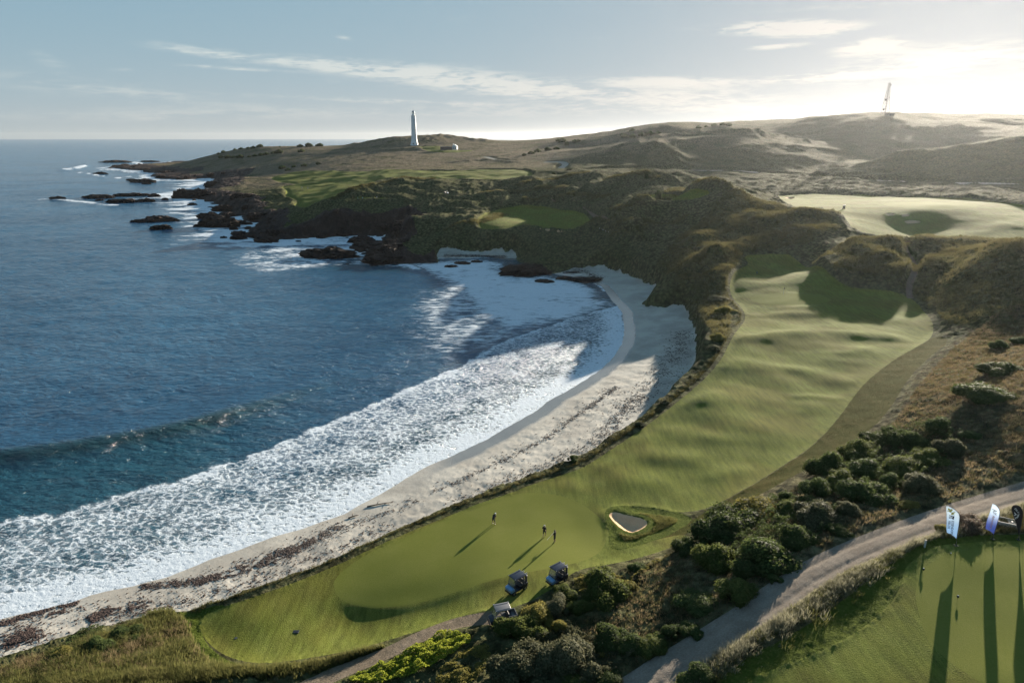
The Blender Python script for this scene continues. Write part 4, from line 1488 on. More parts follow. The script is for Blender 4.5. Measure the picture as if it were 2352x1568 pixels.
def grass(name, pts_, mat, hgt, blades, label, seed, lean=.35, wdt=.018, radius=.14, tone_n=3.0):
    """tufts of curved blades; each blade two quads and a tip"""
    rng = np.random.RandomState(seed)
    n = len(pts_)
    z = ground_z(pts_[:, 0], pts_[:, 1]) - .03
    sc = (.55 + .75 * rng.rand(n))
    sc *= np.clip(1 + .6 * fbm(pts_[:, 0], pts_[:, 1], 4.0, 2, .5, seed), .4, 1.7)
    N = n * blades
    c = np.repeat(np.c_[pts_, z], blades, 0)
    s = np.repeat(sc, blades)
    a = rng.rand(N) * 6.283
    r = np.sqrt(rng.rand(N)) * radius * s
    d = np.stack([np.cos(a), np.sin(a), np.zeros(N)], -1)
    b0 = c + d * r[:, None]
    h = hgt * s * (.6 + .55 * rng.rand(N))
    le = lean * h * (.4 + rng.rand(N))
    wind = np.array([-.35, -.5, 0]) * (h * .25)[:, None]
    mid = b0 + d * (le * .35)[:, None] + np.c_[np.zeros((N, 2)), h * .58] + wind * .3
    tip = b0 + d * le[:, None] + np.c_[np.zeros((N, 2)), h] + wind
    wv = np.stack([-np.sin(a + .6), np.cos(a + .6), np.zeros(N)], -1) * (wdt * (.7 + .6 * rng.rand(N)))[:, None]
    V = np.stack([b0 - wv, b0 + wv, mid - wv * .8, mid + wv * .8, tip], 1).reshape(-1, 3)
    i = np.arange(N)[:, None] * 5
    F = np.concatenate([i + [0, 1, 3], i + [0, 3, 2], i + [2, 3, 4]])
    tn = np.clip(.5 + .55 * fbm(pts_[:, 0], pts_[:, 1], tone_n, 3, .6, seed + 3) + .25 * (rng.rand(n) - .5), 0, 1)
    tone = np.clip(np.repeat(np.repeat(tn, blades), 5).reshape(-1, 5) + np.array([-.25, -.25, 0, 0, .2]), 0, 1).ravel()
    o = np_mesh(name, V, F, mat, smooth=False, attrs={'tone': tone})
    tag(o, label, kind='stuff')
    return o


f_mown = lambda p: np.maximum.reduce([sdf_poly(q, p[:, 0], p[:, 1], pad=20) for q in (FAIRWAYS[0], PRACTICE, ROUGHS[0])]) + .25
f_path = lambda p: np.maximum.reduce([line_sd(l, hw, p[:, 0], p[:, 1]) for l, hw in PATHS[:3]]) + .1
f_sand = lambda p: beach_sd(p[:, 0], p[:, 1]) + .6
rg_ = np.random.RandomState(3)
ZP = lambda s: zone(s, 1)

hedge = path_world("0,1600 250,1566 420,1552 560,1548 680,1540 781,1520 860,1490 925,1462 970,1445 1010,1428")
p_ = clear_of(along_points(hedge, 5200, .55, rg_), f_mown, f_path)
grass("long_grass", p_, GRASS['green'], .75, 13, "bank of long backlit grass along the lower edge of the mown lawn", 101, .30, .016)
left_scrub = ZP("-60,1540 60,1512 180,1466 300,1432 380,1412 440,1410 462,1440 470,1480 520,1520 600,1540 500,1580 200,1620 -100,1620")
p_ = clear_of(in_poly_points(left_scrub, 5200, rg_), f_mown, f_sand)
grass("long_grass", p_, GRASS['green'], .62, 11, "tangle of long grass and low scrub at the bottom left", 102, .4, .017, .2)
p_ = clear_of(in_poly_points(left_scrub, 2600, rg_), f_mown, f_sand)
grass("long_grass", p_, GRASS['straw'], .55, 10, "dry seed heads standing in the scrub at the bottom left", 103, .4, .013, .2)
hill = ZP("1340,1600 1180,1500 1240,1450 1420,1320 1560,1252 1640,1220 1760,1150 1900,1072 2010,1000 2060,945 2100,880 2190,790 2300,700 2440,700 2480,1060 2352,1096 2160,1166 1940,1246 1780,1340 1660,1430 1560,1490 1470,1560")
p_ = clear_of(in_poly_points(hill, 15000, rg_), f_mown, f_path)
grass("dry_grass", p_[:9500], GRASS['rust'], .38, 9, "rust-brown dry grass over the slope above the gravel road", 104, .5, .016, .22, 7.0)
grass("dry_grass", p_[9500:], GRASS['olive'], .42, 9, "olive grass tussocks over the slope above the gravel road", 105, .45, .016, .2, 6.0)
road_s = path_world("2440,1152 2352,1158 2256,1190 2125,1236 2040,1270 1985,1306 1900,1352 1830,1400 1760,1440 1690,1490 1610,1545 1560,1590")
p_ = clear_of(along_points(road_s, 3600, .75, rg_), f_mown, f_path)
grass("silver_tussocks", p_, GRASS['silver'], .62, 15, "white-tipped tussocks between the gravel road and the practice green", 106, .5, .014, .2)
p_ = clear_of(along_points(road_s, 1900, 1.1, rg_), f_mown, f_path)
grass("green_tussocks", p_, GRASS['green'], .5, 12, "green tussocks between the gravel road and the practice green", 107, .5, .016, .25)
topr = ZP("2130,1215 2200,1190 2280,1166 2420,1140 2440,1232 2352,1236 2260,1240 2180,1246")
p_ = clear_of(in_poly_points(topr, 1500, rg_), f_mown, f_path)
grass("green_tussocks", p_, GRASS['olive'], .5, 11, "olive tussocks behind the three banners", 108, .45, .016, .2)
lip = path_world("440,1404 506,1388 590,1363 680,1330 790,1284 905,1228 1000,1190 1105,1147 1160,1128 1216,1107 1275,1086 1335,1066 1385,1034 1440,998 1470,975 1540,926 1585,888 1625,850 1660,810 1682,770 1712,732 1698,706 1676,680 1672,655 1684,628 1722,610")
p_ = clear_of(along_points(lip, 8000, .5, rg_), f_mown, lambda p: beach_sd(p[:, 0], p[:, 1]) - .5)
grass("lip_grass", p_, GRASS['olive'], .30, 9, "rough grass on the lip between the fairway and the sand", 109, .5, .016, .16)
mid_dunes = ZP("1480,650 1560,560 1640,440 1760,480 1920,505 1900,560 1760,585 1690,610 1680,690 1690,760 1650,810 1600,760 1560,690")
p_ = clear_of(in_poly_points(mid_dunes, 9000, rg_), f_mown, f_sand)
grass("marram_grass", p_, GRASS['olive'], .75, 7, "marram grass over the dunes between bay and far green", 110, .55, .05, .45, 14.0)
right_dunes = ZP("1900,600 1950,560 2060,556 2150,556 2300,560 2480,560 2480,720 2320,720 2180,765 2120,700 2060,660 1960,650")
p_ = clear_of(in_poly_points(right_dunes, 8000, rg_), f_mown, f_path)
grass("marram_grass", p_, GRASS['olive'], .70, 7, "dry marram grass over the dunes right of the far green", 111, .55, .045, .42, 14.0)
rp = []
for s_, am_, wd_ in RIDGES[:20]:
    p_ = parse(s_)
    l_ = smooth_poly(hit(p_[:, 0], p_[:, 1] + 3), 1, closed=False)
    rp.append(along_points(l_, int(14 * np.linalg.norm(np.diff(l_, axis=0), axis=1).sum()), 2.2, rg_))
p_ = clear_of(np.concatenate(rp), lambda p: sdf_poly(FAIRWAYS[0], p[:, 0], p[:, 1], pad=20), f_sand)
grass("marram_grass", p_, GRASS['olive'], .8, 6, "pale marram grass catching the light along the dune crests", 113, .55, .06, .45, 9.0)
bk = ZP("1385,1175 1400,1165 1440,1172 1500,1172 1560,1182 1580,1200 1520,1228 1460,1250 1420,1252 1396,1220")
p_ = in_poly_points(bk, 2600, rg_)
p_ = p_[(sdf_poly(BUNKERS[0], p_[:, 0], p_[:, 1], pad=9) < -.15)]
grass("bunker_grass", p_, GRASS['green'], .22, 8, "ruffled rough grass around the near bunker", 112, .5, .014, .14)

# low scrub filling the thickets between the shrubs
def scrub(name, poly, n, mat, top, size, seed, label, wl=1.6):
    rng = np.random.RandomState(seed)
    p = in_poly_points(poly, n, rng)
    p = clear_of(p, f_mown, f_path)
    sd_ = sdf_poly(poly, p[:, 0], p[:, 1], pad=9)
    hh = np.maximum(fbm(p[:, 0], p[:, 1], wl, 3, .55, seed) + .22, -.05) * top * sstep(-.2, 1.0, sd_ + fbm(p[:, 0], p[:, 1], 2, 2, .5, seed + 1))
    c = np.c_[p, ground_z(p[:, 0], p[:, 1]) + np.maximum(hh, 0) * (.7 + .3 * rng.rand(len(p))) + .02]
    ok = hh > .03
    c, hh = c[ok], hh[ok]
    nr = rng.normal(size=c.shape) * .7 + [0, 0, .8]
    nr /= np.linalg.norm(nr, axis=1, keepdims=True)
    V, F = quads_from(c, nr, size * (.6 + .8 * rng.rand(len(c))), .8, rng)
    o = np_mesh(name, V, F, mat, smooth=False, attrs={'tone': np.repeat(np.clip(.15 + .6 * hh / top + .3 * (rng.rand(len(c)) - .5), 0, 1), 4)})
    tag(o, label, kind='stuff')


scrub("low_scrub", ZP("1850,1130 1900,1060 1960,1010 2040,985 2130,975 2200,990 2240,1000 2200,1060 2130,1110 2060,1145 1990,1170 1900,1150"), 36000, LEAF['dark'], 2.1, .075, 201, "low dark scrub knitting the upper thicket together")
scrub("low_scrub", ZP("1545,1275 1580,1235 1660,1195 1740,1150 1830,1135 1900,1160 1960,1175 1950,1210 1880,1250 1800,1290 1720,1325 1640,1320 1580,1290"), 38000, LEAF['dark'], 2.1, .07, 202, "low olive scrub knitting the lower thicket together")
scrub("low_scrub", ZP("1130,1568 1180,1490 1240,1440 1290,1420 1340,1440 1400,1450 1480,1470 1590,1430 1610,1450 1540,1490 1470,1520 1420,1568 1300,1620 1150,1620"), 26000, LEAF['grey'], 1.1, .06, 203, "grey-green scrub around the bushes at the bottom of the picture")
scrub("low_scrub", ZP("1285,1340 1330,1310 1400,1300 1440,1330 1460,1300 1540,1262 1560,1280 1480,1330 1420,1390 1340,1400"), 11000, LEAF['gold'], .9, .055, 204, "yellowish scrub below the big round bush by the golf carts")
scrub("heath_scrub", ZP("2000,960 2080,870 2180,780 2340,690 2440,720 2440,1060 2300,1080 2240,1000 2130,960"), 22000, LEAF['brown'], .55, .06, 205, "brown heath scattered over the right-hand hillside", 2.2)
scrub("heath_scrub", ZP("1000,1520 1120,1460 1160,1500 1130,1560 1080,1600 960,1600"), 9000, LEAF['gold'], .6, .05, 206, "mixed yellow-green scrub beside the lime-green cushions")
scrub("dune_scrub", ZP("30,1540 110,1495 230,1448 330,1425 360,1470 340,1520 200,1560 60,1590"), 14000, LEAF['dark'], .8, .055, 207, "dark scrub patches among the long grass at the bottom left", 2.4)

# lime-green ground cover in the bottom middle
lime = ZP("770,1562 800,1540 870,1520 940,1485 1000,1448 1040,1442 1096,1455 1110,1478 1070,1510 1010,1540 960,1570 800,1600")
rng = np.random.RandomState(12)
p_ = in_poly_points(lime, 15000, rng)
sdl = sdf_poly(lime, p_[:, 0], p_[:, 1], pad=9)
mound = np.maximum(fbm(p_[:, 0], p_[:, 1], 1.3, 3, .5, 71) + .35, 0) * .85 * sstep(0, .8, sdl)
c_ = np.c_[p_, ground_z(p_[:, 0], p_[:, 1]) + mound * (.75 + .25 * rng.rand(len(p_)))]
nr = rng.normal(size=c_.shape) * .6 + [0, 0, .8]
nr /= np.linalg.norm(nr, axis=1, keepdims=True)
V_, F_ = quads_from(c_, nr, .05 + .05 * rng.rand(len(c_)), .8, rng)
o = np_mesh("ground_cover", V_, F_, LIME, smooth=False, attrs={'tone': np.repeat(np.clip(.25 + .6 * mound / .7 + .25 * (rng.rand(len(c_)) - .5), 0, 1), 4)})
tag(o, "lime-green cushions of succulent ground cover below the footpath", kind='stuff')


# ================================================================== things of the shore
M_KELP = simple_mat("dried_kelp", (.040, .019, .014), .7, spec=.4, grain=.45, gscale=2.0)
rng = np.random.RandomState(44)


def zl(s):
    p = parse(s)
    return smooth_poly(hit(p[:, 0], p[:, 1]), 1, closed=False)


kp = []
for s, n, sp in [("991,1130 1044,1111 1111,1077 1175,1047 1231,1021 1280,988 1325,954 1366,925 1418,888", 900, .35),
                 ("1043,1160 1118,1130 1186,1096 1250,1070 1306,1047 1381,1010 1400,985 1437,930 1475,910", 1500, .9),
                 ("1437,940 1490,890 1530,850 1560,800 1570,760", 700, 1.6),
                 ("781,1215 850,1190 900,1172 960,1148", 240, .5),
                 ("0,1434 75,1407 124,1392 180,1383", 1000, .28), ("110,1412 150,1402", 260, .3), ("205,1424 244,1404 277,1390", 620, .38), ("296,1396 349,1383", 520, .25),
                 ("319,1347 412,1340 487,1329 544,1310 600,1287 675,1257 731,1239 787,1201", 1900, .42), ("450,1338 525,1321 581,1302 656,1276 720,1240", 1000, .35),
                 ("240,1436 330,1404 440,1380 560,1345 660,1310 780,1260 900,1205", 700, .7),
                 ("1290,612 1330,618 1360,632 1385,640", 160, .8), ("1020,588 1090,587 1160,590", 500, 1.2)]:
    kp.append(along_points(zl(s), int(n * 1.6), sp * 1.15, rng))
heap = zone("-30,1480 0,1456 40,1432 94,1432 110,1458 70,1478 40,1488 -30,1502", 1)
hp = in_poly_points(heap, 5200, rng)
hp = hp + rng.normal(size=hp.shape) * .5
hp = hp[fbm(hp[:, 0], hp[:, 1], 2.6, 4, .6, 83) + .15 * rng.rand(len(hp)) > -.02]
kp.append(hp)
kp = np.concatenate(kp)
kp = np.concatenate([kp, kp[::3] + rng.normal(size=kp[::3].shape) * [1.6, 1.1]])
kp = kp[(fbm(kp[:, 0], kp[:, 1], 2.2, 3, .6, 81) + .55 * fbm(kp[:, 0], kp[:, 1], .7, 2, .5, 82) + .35 * rng.rand(len(kp)) > .0) | (sdf_poly(heap, kp[:, 0], kp[:, 1], pad=9) > 0)]
kp = kp[(beach_sd(kp[:, 0], kp[:, 1]) > .1) & (land_sd(kp[:, 0], kp[:, 1]) > .3)]
n = len(kp)
big_ = np.r_[np.zeros(n)]
a = rng.rand(n) * 6.28 * .5 + rng.normal(size=n) * .3
ln = .06 + .26 * rng.rand(n) ** 2.5 + np.clip((kp[:, 1] - 100) / 400, 0, .4)
wd = ln * (.22 + .3 * rng.rand(n))
z = ground_z(kp[:, 0], kp[:, 1])
hz_ = .02 + .10 * rng.rand(n) * (sdf_poly(heap, kp[:, 0], kp[:, 1], pad=9) > 0) + .03 * rng.rand(n)
d = np.stack([np.cos(a), np.sin(a), np.zeros(n)], -1)
q = np.stack([-np.sin(a), np.cos(a), np.zeros(n)], -1)
c = np.c_[kp, z + hz_]
up = np.array([0, 0, 1.0])
bend = rng.normal(size=(n, 1)) * .25
V_ = np.stack([c - d * ln[:, None] - up * .02, c + q * wd[:, None] + up * .05 * rng.rand(n, 1), c + d * ln[:, None] * .9 + q * bend * ln[:, None], c - q * wd[:, None] + up * .02, c + up * (.04 + .10 * ln[:, None])], 1).reshape(-1, 3)
i = np.arange(n)[:, None] * 5
F_ = np.concatenate([i + [0, 1, 4], i + [1, 2, 4], i + [2, 3, 4], i + [3, 0, 4]])
o = np_mesh("seaweed", V_, F_, M_KELP, smooth=False)
tag(o, "reddish-brown dried kelp strewn in drifts along the sand", kind='stuff')

# driftwood
M_WOOD = simple_mat("grey_driftwood", (.10, .075, .055), .85, grain=.3, gscale=5)


def driftwood(px, py, dx, dy, label):
    p = spot(px, py)
    q2 = spot(px + dx, py + dy)
    v = q2 - p
    e = empty("driftwood", p)
    tag(e, label, "driftwood")
    mb = MB()
    mb.tube([(0, 0, .08), v * .35 + Vector((.1, .05, .16)), v * .7 + Vector((0, .12, .12)), v + Vector((0, 0, .14))], [.11, .09, .07, .03], 8)
    mb.build("log", M_WOOD, e, True)
    mb = MB()
    mb.tube([v * .35 + Vector((.1, .05, .16)), v * .45 + Vector((-.2, .5, .3)), v * .6 + Vector((-.3, .9, .25))], [.05, .04, .015], 6)
    mb.build("branch", M_WOOD, e, True)
    MB().tube([v * .7 + Vector((0, .12, .12)), v * .8 + Vector((.2, -.3, .3))], [.04, .012], 6).build("branch", M_WOOD, e, True)


driftwood(843, 1164, 60, -10, "long dark driftwood log lying at the edge of the surf")
driftwood(800, 1190, 24, -6, "short driftwood stick on the wrack line left of the long log")

# ------------------------------------------------------------------ rocks standing in the sea
def rock_mesh(seed, sub=3):
    bm = bmesh.new()
    bmesh.ops.create_icosphere(bm, subdivisions=sub, radius=1.0)
    V = np.array([v.co[:] for v in bm.verts])
    F = np.array([[v.index for v in f.verts] for f in bm.faces])
    bm.free()
    s = seed * 3.7
    n1 = fbm(V[:, 0] * 1.1 + s + V[:, 2] * .7, V[:, 1] * 1.1 - s + V[:, 2] * .4, .9, 4, .6, seed, True)
    n2 = fbm(V[:, 0] * 1.3 - s + V[:, 2], V[:, 1] * 1.3 + s - V[:, 2], .35, 3, .6, seed + 5)
    r = 1 + .66 * n1 + .55 * n2
    V = V * r[:, None]
    # beds of rock: terraces in height
    V[:, 2] = np.round(V[:, 2] * 5) / 5 * .55 + V[:, 2] * .45
    return V, F


ROCK_DATA = []
for sd_ in range(6):
    V_, F_ = rock_mesh(sd_ + 1, 4)
    o = np_mesh("rock", V_, F_, M_ROCK, smooth=False)
    ROCK_DATA.append(o.data)
    bpy.data.objects.remove(o)


def rock(px, py, wpx, hpx, k, label, group=None, name="sea_rock"):
    p = at_z(px, py, 0.0)
    y = p[1]
    sc = y / (F_D * CP_ - (py - CY) * SP)
    wd, hg = wpx * sc / 2, hpx * sc
    o = bpy.data.objects.new(name, ROCK_DATA[k % 6])
    COL.objects.link(o)
    o.location = (p[0], y, hg * .10)
    o.scale = (wd * .92, wd * (.42 + .10 * (k % 3)), hg * .66)
    o.rotation_euler = (0, 0, (k * 1.3 + px * .01) % .7 - .35 + (math.pi if k % 2 else 0))
    tag(o, label, "rock", group)
    return o


ROCKS = """133,457,26,5|small low rock standing farthest left in the sea
227,454,60,6|long flat rock second from the left in the sea
229,461,14,3|tiny rock in the foam below the long flat one at the left
303,450,56,6|long thin rock with two humps left of the round one
355,452,21,6|small round rock right of the two-humped thin one
280,465,54,7|broad flat-topped rock with surf at its left end
337,464,29,7|short blocky rock right of the broad flat-topped one
379,459,12,4|tiny rock between the blocky one and the shore
421,455,34,17|tall rounded rock with surf breaking at its foot
452,455,74,18|big rounded rock joined to the shore behind the tall one
442,471,16,4|small rock in the white water below the tall rounded one
513,485,36,12|dark knobbly rock close to the black shore
483,502,48,12|dark humped rock with foam on its seaward side
503,520,72,20|largest dark rock stack off the point
366,505,54,8|long slanting rock in open water
337,510,50,6|low trailing rock at the left of the long slanting one
392,508,32,7|short jagged rock right of the long slanting one
370,527,34,9|square dark rock alone in the water, nearest to the camera of the left ones
330,419,52,7|long low rock below the cape's tip
337,423,18,3|small rock just under the long low one below the cape
552,515,27,8|dark rock beside the black shore in the foam
537,528,14,7|small upright rock below the largest stack
552,539,18,6|small rock in the foam near the black shore
548,549,28,8|jagged rock at the outer corner of the black shore
514,547,12,4|tiny rock left of the jagged one at the shore's corner
459,521,20,6|small rock at the left foot of the largest stack
267,373,52,4|thin reef out beyond the cape's tip
345,372,36,3|low reef with surf behind the cape's tip
231,400,26,4|little reef left of the cape's tip
300,414,16,3|tiny reef awash below the cape
757,590,98,18|wide ragged rock island off the inner point
831,557,46,12|jagged black rock nearest the cliff in the inner bay
858,568,76,12|long jagged rock running out from the inner point
831,577,26,5|flat rock between the wide island and the inner point
806,590,24,5|small rock at the right end of the wide island
882,603,70,15|dark rock with white surf around it at the tip of the inner point
905,588,90,18|bulky dark rock at the root of the inner point
1204,629,82,20|round dark outcrop between the small cove and the beach
1248,629,28,9|low dark rock at the right side of the round outcrop
1295,641,30,6|flat dark rock awash at the corner of the beach
1251,647,34,5|scattered low rock awash left of the beach corner
1345,644,62,6|long flat rock shelf on the wet sand at the head of the beach
1063,606,30,5|small black rock awash in the cove
1036,613,22,4|tiny black rock awash left of the cove's middle
1095,602,20,4|tiny black rock awash in the middle of the cove
1320,628,40,4|thin flat rock on the shaded sand above the long shelf"""
for k, row in enumerate(ROCKS.split('\n')):
    g_, lab_ = row.split('|')
    a_, b_, c_, d_ = map(float, g_.split(','))
    rock(a_, b_, c_ * 1.05, d_ * 1.15, k, lab_)
# boulders along the black shore
rng = np.random.RandomState(9)
nb_ = 0
while nb_ < 150:
    s = rng.randint(0, len(shore) - 1)
    if not (300 < shore[s, 1] < 1300) or SHORE_PX[s, 0] > 930:
        continue
    t = rng.rand()
    p = shore[s] * (1 - t) + shore[s + 1] * t + rng.normal(size=2) * [9, 7]
    if land_sd(np.array([p[0]]), np.array([p[1]]))[0] < -14:
        continue
    o = bpy.data.objects.new("shore_boulder", ROCK_DATA[nb_ % 6])
    COL.objects.link(o)
    w_ = (.8 + 3.2 * rng.rand() ** 2.5) * (1 + p[1] / 1500)
    zz = max(-.2, float(ground_z(p[0], p[1])[0]))
    o.location = (p[0], p[1], zz)
    o.scale = (w_, w_ * .7, w_ * (.30 + .25 * rng.rand()))
    o.rotation_euler = (0, 0, rng.rand() * 6.28)
    tag(o, "black boulder on the rocky shore of the headland", "boulder", "black boulders along the headland's rocky shore")
    nb_ += 1


# ================================================================== built things
M_WHITE = simple_mat("white_paint", (.54, .57, .60), .55, grain=.06, gscale=.8)
M_LHROOF = simple_mat("lantern_roof", (.10, .14, .20), .4, .3)
M_DARK = simple_mat("dark_opening", (.03, .035, .045), .4)
M_STEEL = simple_mat("mast_steel", (.12, .115, .11), .6, .2)
M_STONE = simple_mat("stone_wall", (.16, .11, .10), .9, grain=.3, gscale=1.2)
M_CONC = simple_mat("weathered_concrete", (.36, .31, .27), .85, grain=.2, gscale=9)
M_BLACK = simple_mat("black_plastic", (.012, .013, .016), .35)
M_POLE = simple_mat("black_pole", (.02, .02, .022), .4)
M_WOODPOST = simple_mat("timber", (.16, .12, .085), .85, grain=.3, gscale=8)
m, t = new_mat("lantern_glass")
g = t.n('ShaderNodeBsdfPrincipled', Base_Color=(.75, .80, .78), Roughness=.08)
g.inputs['Transmission Weight'].default_value = .6
t.out(g)
M_GLASS = m

# ---- lighthouse
lp = spot(952, 334.5)
LHX, LHY = lp.x, lp.y
lh = empty("lighthouse", (LHX, LHY, lp.z - .6), R(12))
tag(lh, "tall tapering white lighthouse with a dark domed lantern on the headland", "lighthouse")
MB().lathe([(6.2, -1.5), (5.7, .5), (5.25, 2), (4.6, 5), (4.15, 8), (3.95, 11), (3.55, 24), (3.15, 37.6), (3.15, 40.0)], 32).build("tower", M_WHITE, lh, True)
MB().lathe([(3.1, 40.0), (3.55, 40.25), (3.6, 40.7), (3.2, 40.72)], 32).build("gallery", M_WHITE, lh)
mb = MB()
for k in range(20):
    a = k * math.pi / 10
    mb.tube([(3.45 * math.cos(a), 3.45 * math.sin(a), 40.7), (3.45 * math.cos(a), 3.45 * math.sin(a), 41.8)], .04, 5)
for zz in (41.2, 41.8):
    mb.tube([(3.45 * math.cos(k * math.pi / 12), 3.45 * math.sin(k * math.pi / 12), zz) for k in range(25)], .04, 5, False)
rl = mb.build("railing", M_WHITE, lh)
rl['kind'] = 'stuff'
MB().lathe([(2.35, 40.72), (2.3, 43.2), (2.35, 43.3)], 24).build("lantern_base", M_WHITE, lh)
MB().lathe([(1.95, 43.3), (1.95, 45.0)], 16).build("lantern_glass", M_GLASS, lh)
MB().lathe([(2.25, 45.0), (2.2, 45.3), (1.85, 46.4), (1.2, 47.3), (.45, 47.8), (.25, 48.3), (.12, 48.5)], 24).build("dome", M_LHROOF, lh, True)
MB().tube([(0, 0, 48.2), (0, 0, 51)], .06, 6).build("spire", M_STEEL, lh)
ca = math.atan2(-LHY, -LHX) - R(12)          # towards the bay
for zz, rr in [(35, 3.2), (28.4, 3.42), (21.4, 3.62), (14.2, 3.86), (6.9, 4.3), (2.6, 5.08)]:
    a = ca + .62
    rot = Matrix.Rotation(a + math.pi / 2, 3, 'Z')
    c = Vector((rr * math.cos(a), rr * math.sin(a), zz))
    f = MB().box(c, (1.15, .5, 1.9), rot).build("window", M_WHITE, lh)
    MB().box(c + Vector((math.cos(a), math.sin(a), 0)) * .1, (.8, .5, 1.5), rot).build("pane", M_DARK, f)
a = ca - .3
MB().box((5.0 * math.cos(a), 5.0 * math.sin(a), 1.9), (1.5, .9, 2.6), Matrix.Rotation(a + math.pi / 2, 3, 'Z')).build("door", M_WOODPOST, lh)

# ---- store and white cottage below it
sp0 = spot(1030, 345)
kx = sp0.y / 1630
b1 = empty("stone_store", (sp0.x - 3, sp0.y, sp0.z - .4), R(4))
tag(b1, "low dark brick store on the grass right of the lighthouse", "building")
MB().box((0, 0, 2.0), (15.5, 8, 4.2)).build("wall", M_STONE, b1)
MB().box((0, 0, 4.25), (16.1, 8.6, .3)).build("roof", simple_mat("tin_roof", (.14, .12, .12), .5), b1)
for xx in (-4.5, 1.0):
    MB().box((xx, -4.02, 1.9), (1.0, .12, 1.2)).build("window", M_DARK, b1)
MB().box((4.6, -4.02, 1.3), (1.2, .12, 2.4)).build("door", M_WOODPOST, b1)
b2 = empty("white_cottage", (sp0.x + 8.5, sp0.y + 6, sp0.z - .2), R(-8))
tag(b2, "small white gabled cottage with a chimney behind the dark store", "building")
MB().box((0, 0, 2.2), (6.5, 6, 4.6)).build("wall", M_WHITE, b2)
rf = MB().prism([(-3.7, 0), (3.7, 0), (0, 2.6)], 6.6, Matrix.Translation((0, 0, 4.5))).build("roof", M_WHITE, b2)
MB().box((-2.2, 0, 6.6), (.9, .9, 3.0)).build("chimney", M_WHITE, rf)
for xx in (-1.6, 1.6):
    MB().box((xx, -3.03, 2.1), (.9, .12, 1.3)).build("window", M_DARK, b2)

# ---- lattice mast
mp_ = spot(2031, 273)
mast = empty("radio_mast", (mp_.x, mp_.y, mp_.z - .5), R(20))
tag(mast, "tall steel lattice radio mast with dish antennas on the highest hill", "mast")
HM, WB, WT = 39.0, 3.9, 1.05
cor = lambda k, z: Vector((((-1, 1, 1, -1)[k]) * (WB + (WT - WB) * min(z / (HM * .86), 1)), ((-1, -1, 1, 1)[k]) * (WB + (WT - WB) * min(z / (HM * .86), 1)), z))
for k in range(4):
    MB().tube([cor(k, 0), cor(k, HM * .86), cor(k, HM)], [.24, .20, .16], 6).build("leg", M_STEEL, mast)
lv = [0, 4.2, 8, 11.5, 14.7, 17.7, 20.5, 23.1, 25.5, 27.8, 30, 32, 33.8, 35.5, 37.2, 39]
for i in range(len(lv) - 1):
    mb = MB()
    for k in range(4):
        j = (k + 1) % 4
        mb.tube([cor(k, lv[i]), cor(j, lv[i + 1])], .11, 4)
        mb.tube([cor(j, lv[i]), cor(k, lv[i + 1])], .11, 4)
        mb.tube([cor(k, lv[i + 1]), cor(j, lv[i + 1])], .12, 4)
    o = mb.build("bracing", M_STEEL, mast)
    o['kind'] = 'stuff'
for (sx, zz, r) in [(1.9, 36.8, .95), (2.1, 22.0, .8), (-3.1, 19.0, 1.25), (-4.2, 7.5, 1.2)]:
    d = MB().lathe([(.2, -.5), (r * .6, -.35), (r, 0), (r, .12)], 16, (0, 0, 0), 'Y').build("dish", M_BLACK, mast, True)
    d.location = (sx, -1.0, zz)
    d.rotation_euler = (0, 0, .5 if sx > 0 else -.6)
    MB().tube([(0, 0, 0), (-sx * .4, .9, 0)], .09, 5).build("bracket", M_STEEL, d)
for sx in (-.9, .9):
    MB().tube([(sx, 0, HM), (sx, 0, HM + 2.4)], .09, 6).build("aerial", M_STEEL, mast)
hut = empty("equipment_hut", (mp_.x + 3.2, mp_.y - 6, mp_.z - 1.2), R(20))
tag(hut, "squat equipment hut at the foot of the radio mast", "hut")
MB().box((0, 0, 1.7), (10, 5, 3.4)).build("wall", simple_mat("hut_wall", (.22, .20, .17), .8), hut)
MB().box((0, 0, 3.5), (10.5, 5.5, .25)).build("roof", simple_mat("hut_roof", (.18, .17, .16), .6), hut)
MB().box((-2, -2.55, 1.3), (1.1, .1, 2.2)).build("door", M_DARK, hut)
for (px, py, hh, lab) in [(1232, 362, 7.5, "thin timber power pole standing among the valley scrub"), (1352, 321, 9, "thin power pole on the skyline of the plain")]:
    p = spot(px, py)
    e = empty("power_pole", (p.x, p.y, p.z - .3))
    tag(e, lab, "pole")
    MB().tube([(0, 0, 0), (0, 0, hh)], [.2, .13], 8).build("pole", M_WOODPOST, e)
    MB().box((0, 0, hh - .6), (2.2, .14, .16)).build("crossarm", M_WOODPOST, e)

# ------------------------------------------------------------------ lettered feather banners
def text_mesh(body, size, mat, name, parent, M, depth=.006, align='CENTER', shear=0.0, bold=0.0):
    cu_ = bpy.data.curves.new("text", 'FONT')
    cu_.body = body
    cu_.size = size
    cu_.align_x = align
    cu_.align_y = 'CENTER'
    cu_.extrude = depth
    cu_.shear = shear
    cu_.offset = bold
    cu_.resolution_u = 2
    to = bpy.data.objects.new("text", cu_)
    COL.objects.link(to)
    bpy.context.view_layer.update()
    me = bpy.data.meshes.new_from_object(to.evaluated_get(bpy.context.evaluated_depsgraph_get()))
    bpy.data.objects.remove(to)
    me.materials.clear()
    me.materials.append(mat)
    o = bpy.data.objects.new(name, me)
    link(o, parent)
    o.matrix_local = M
    return o


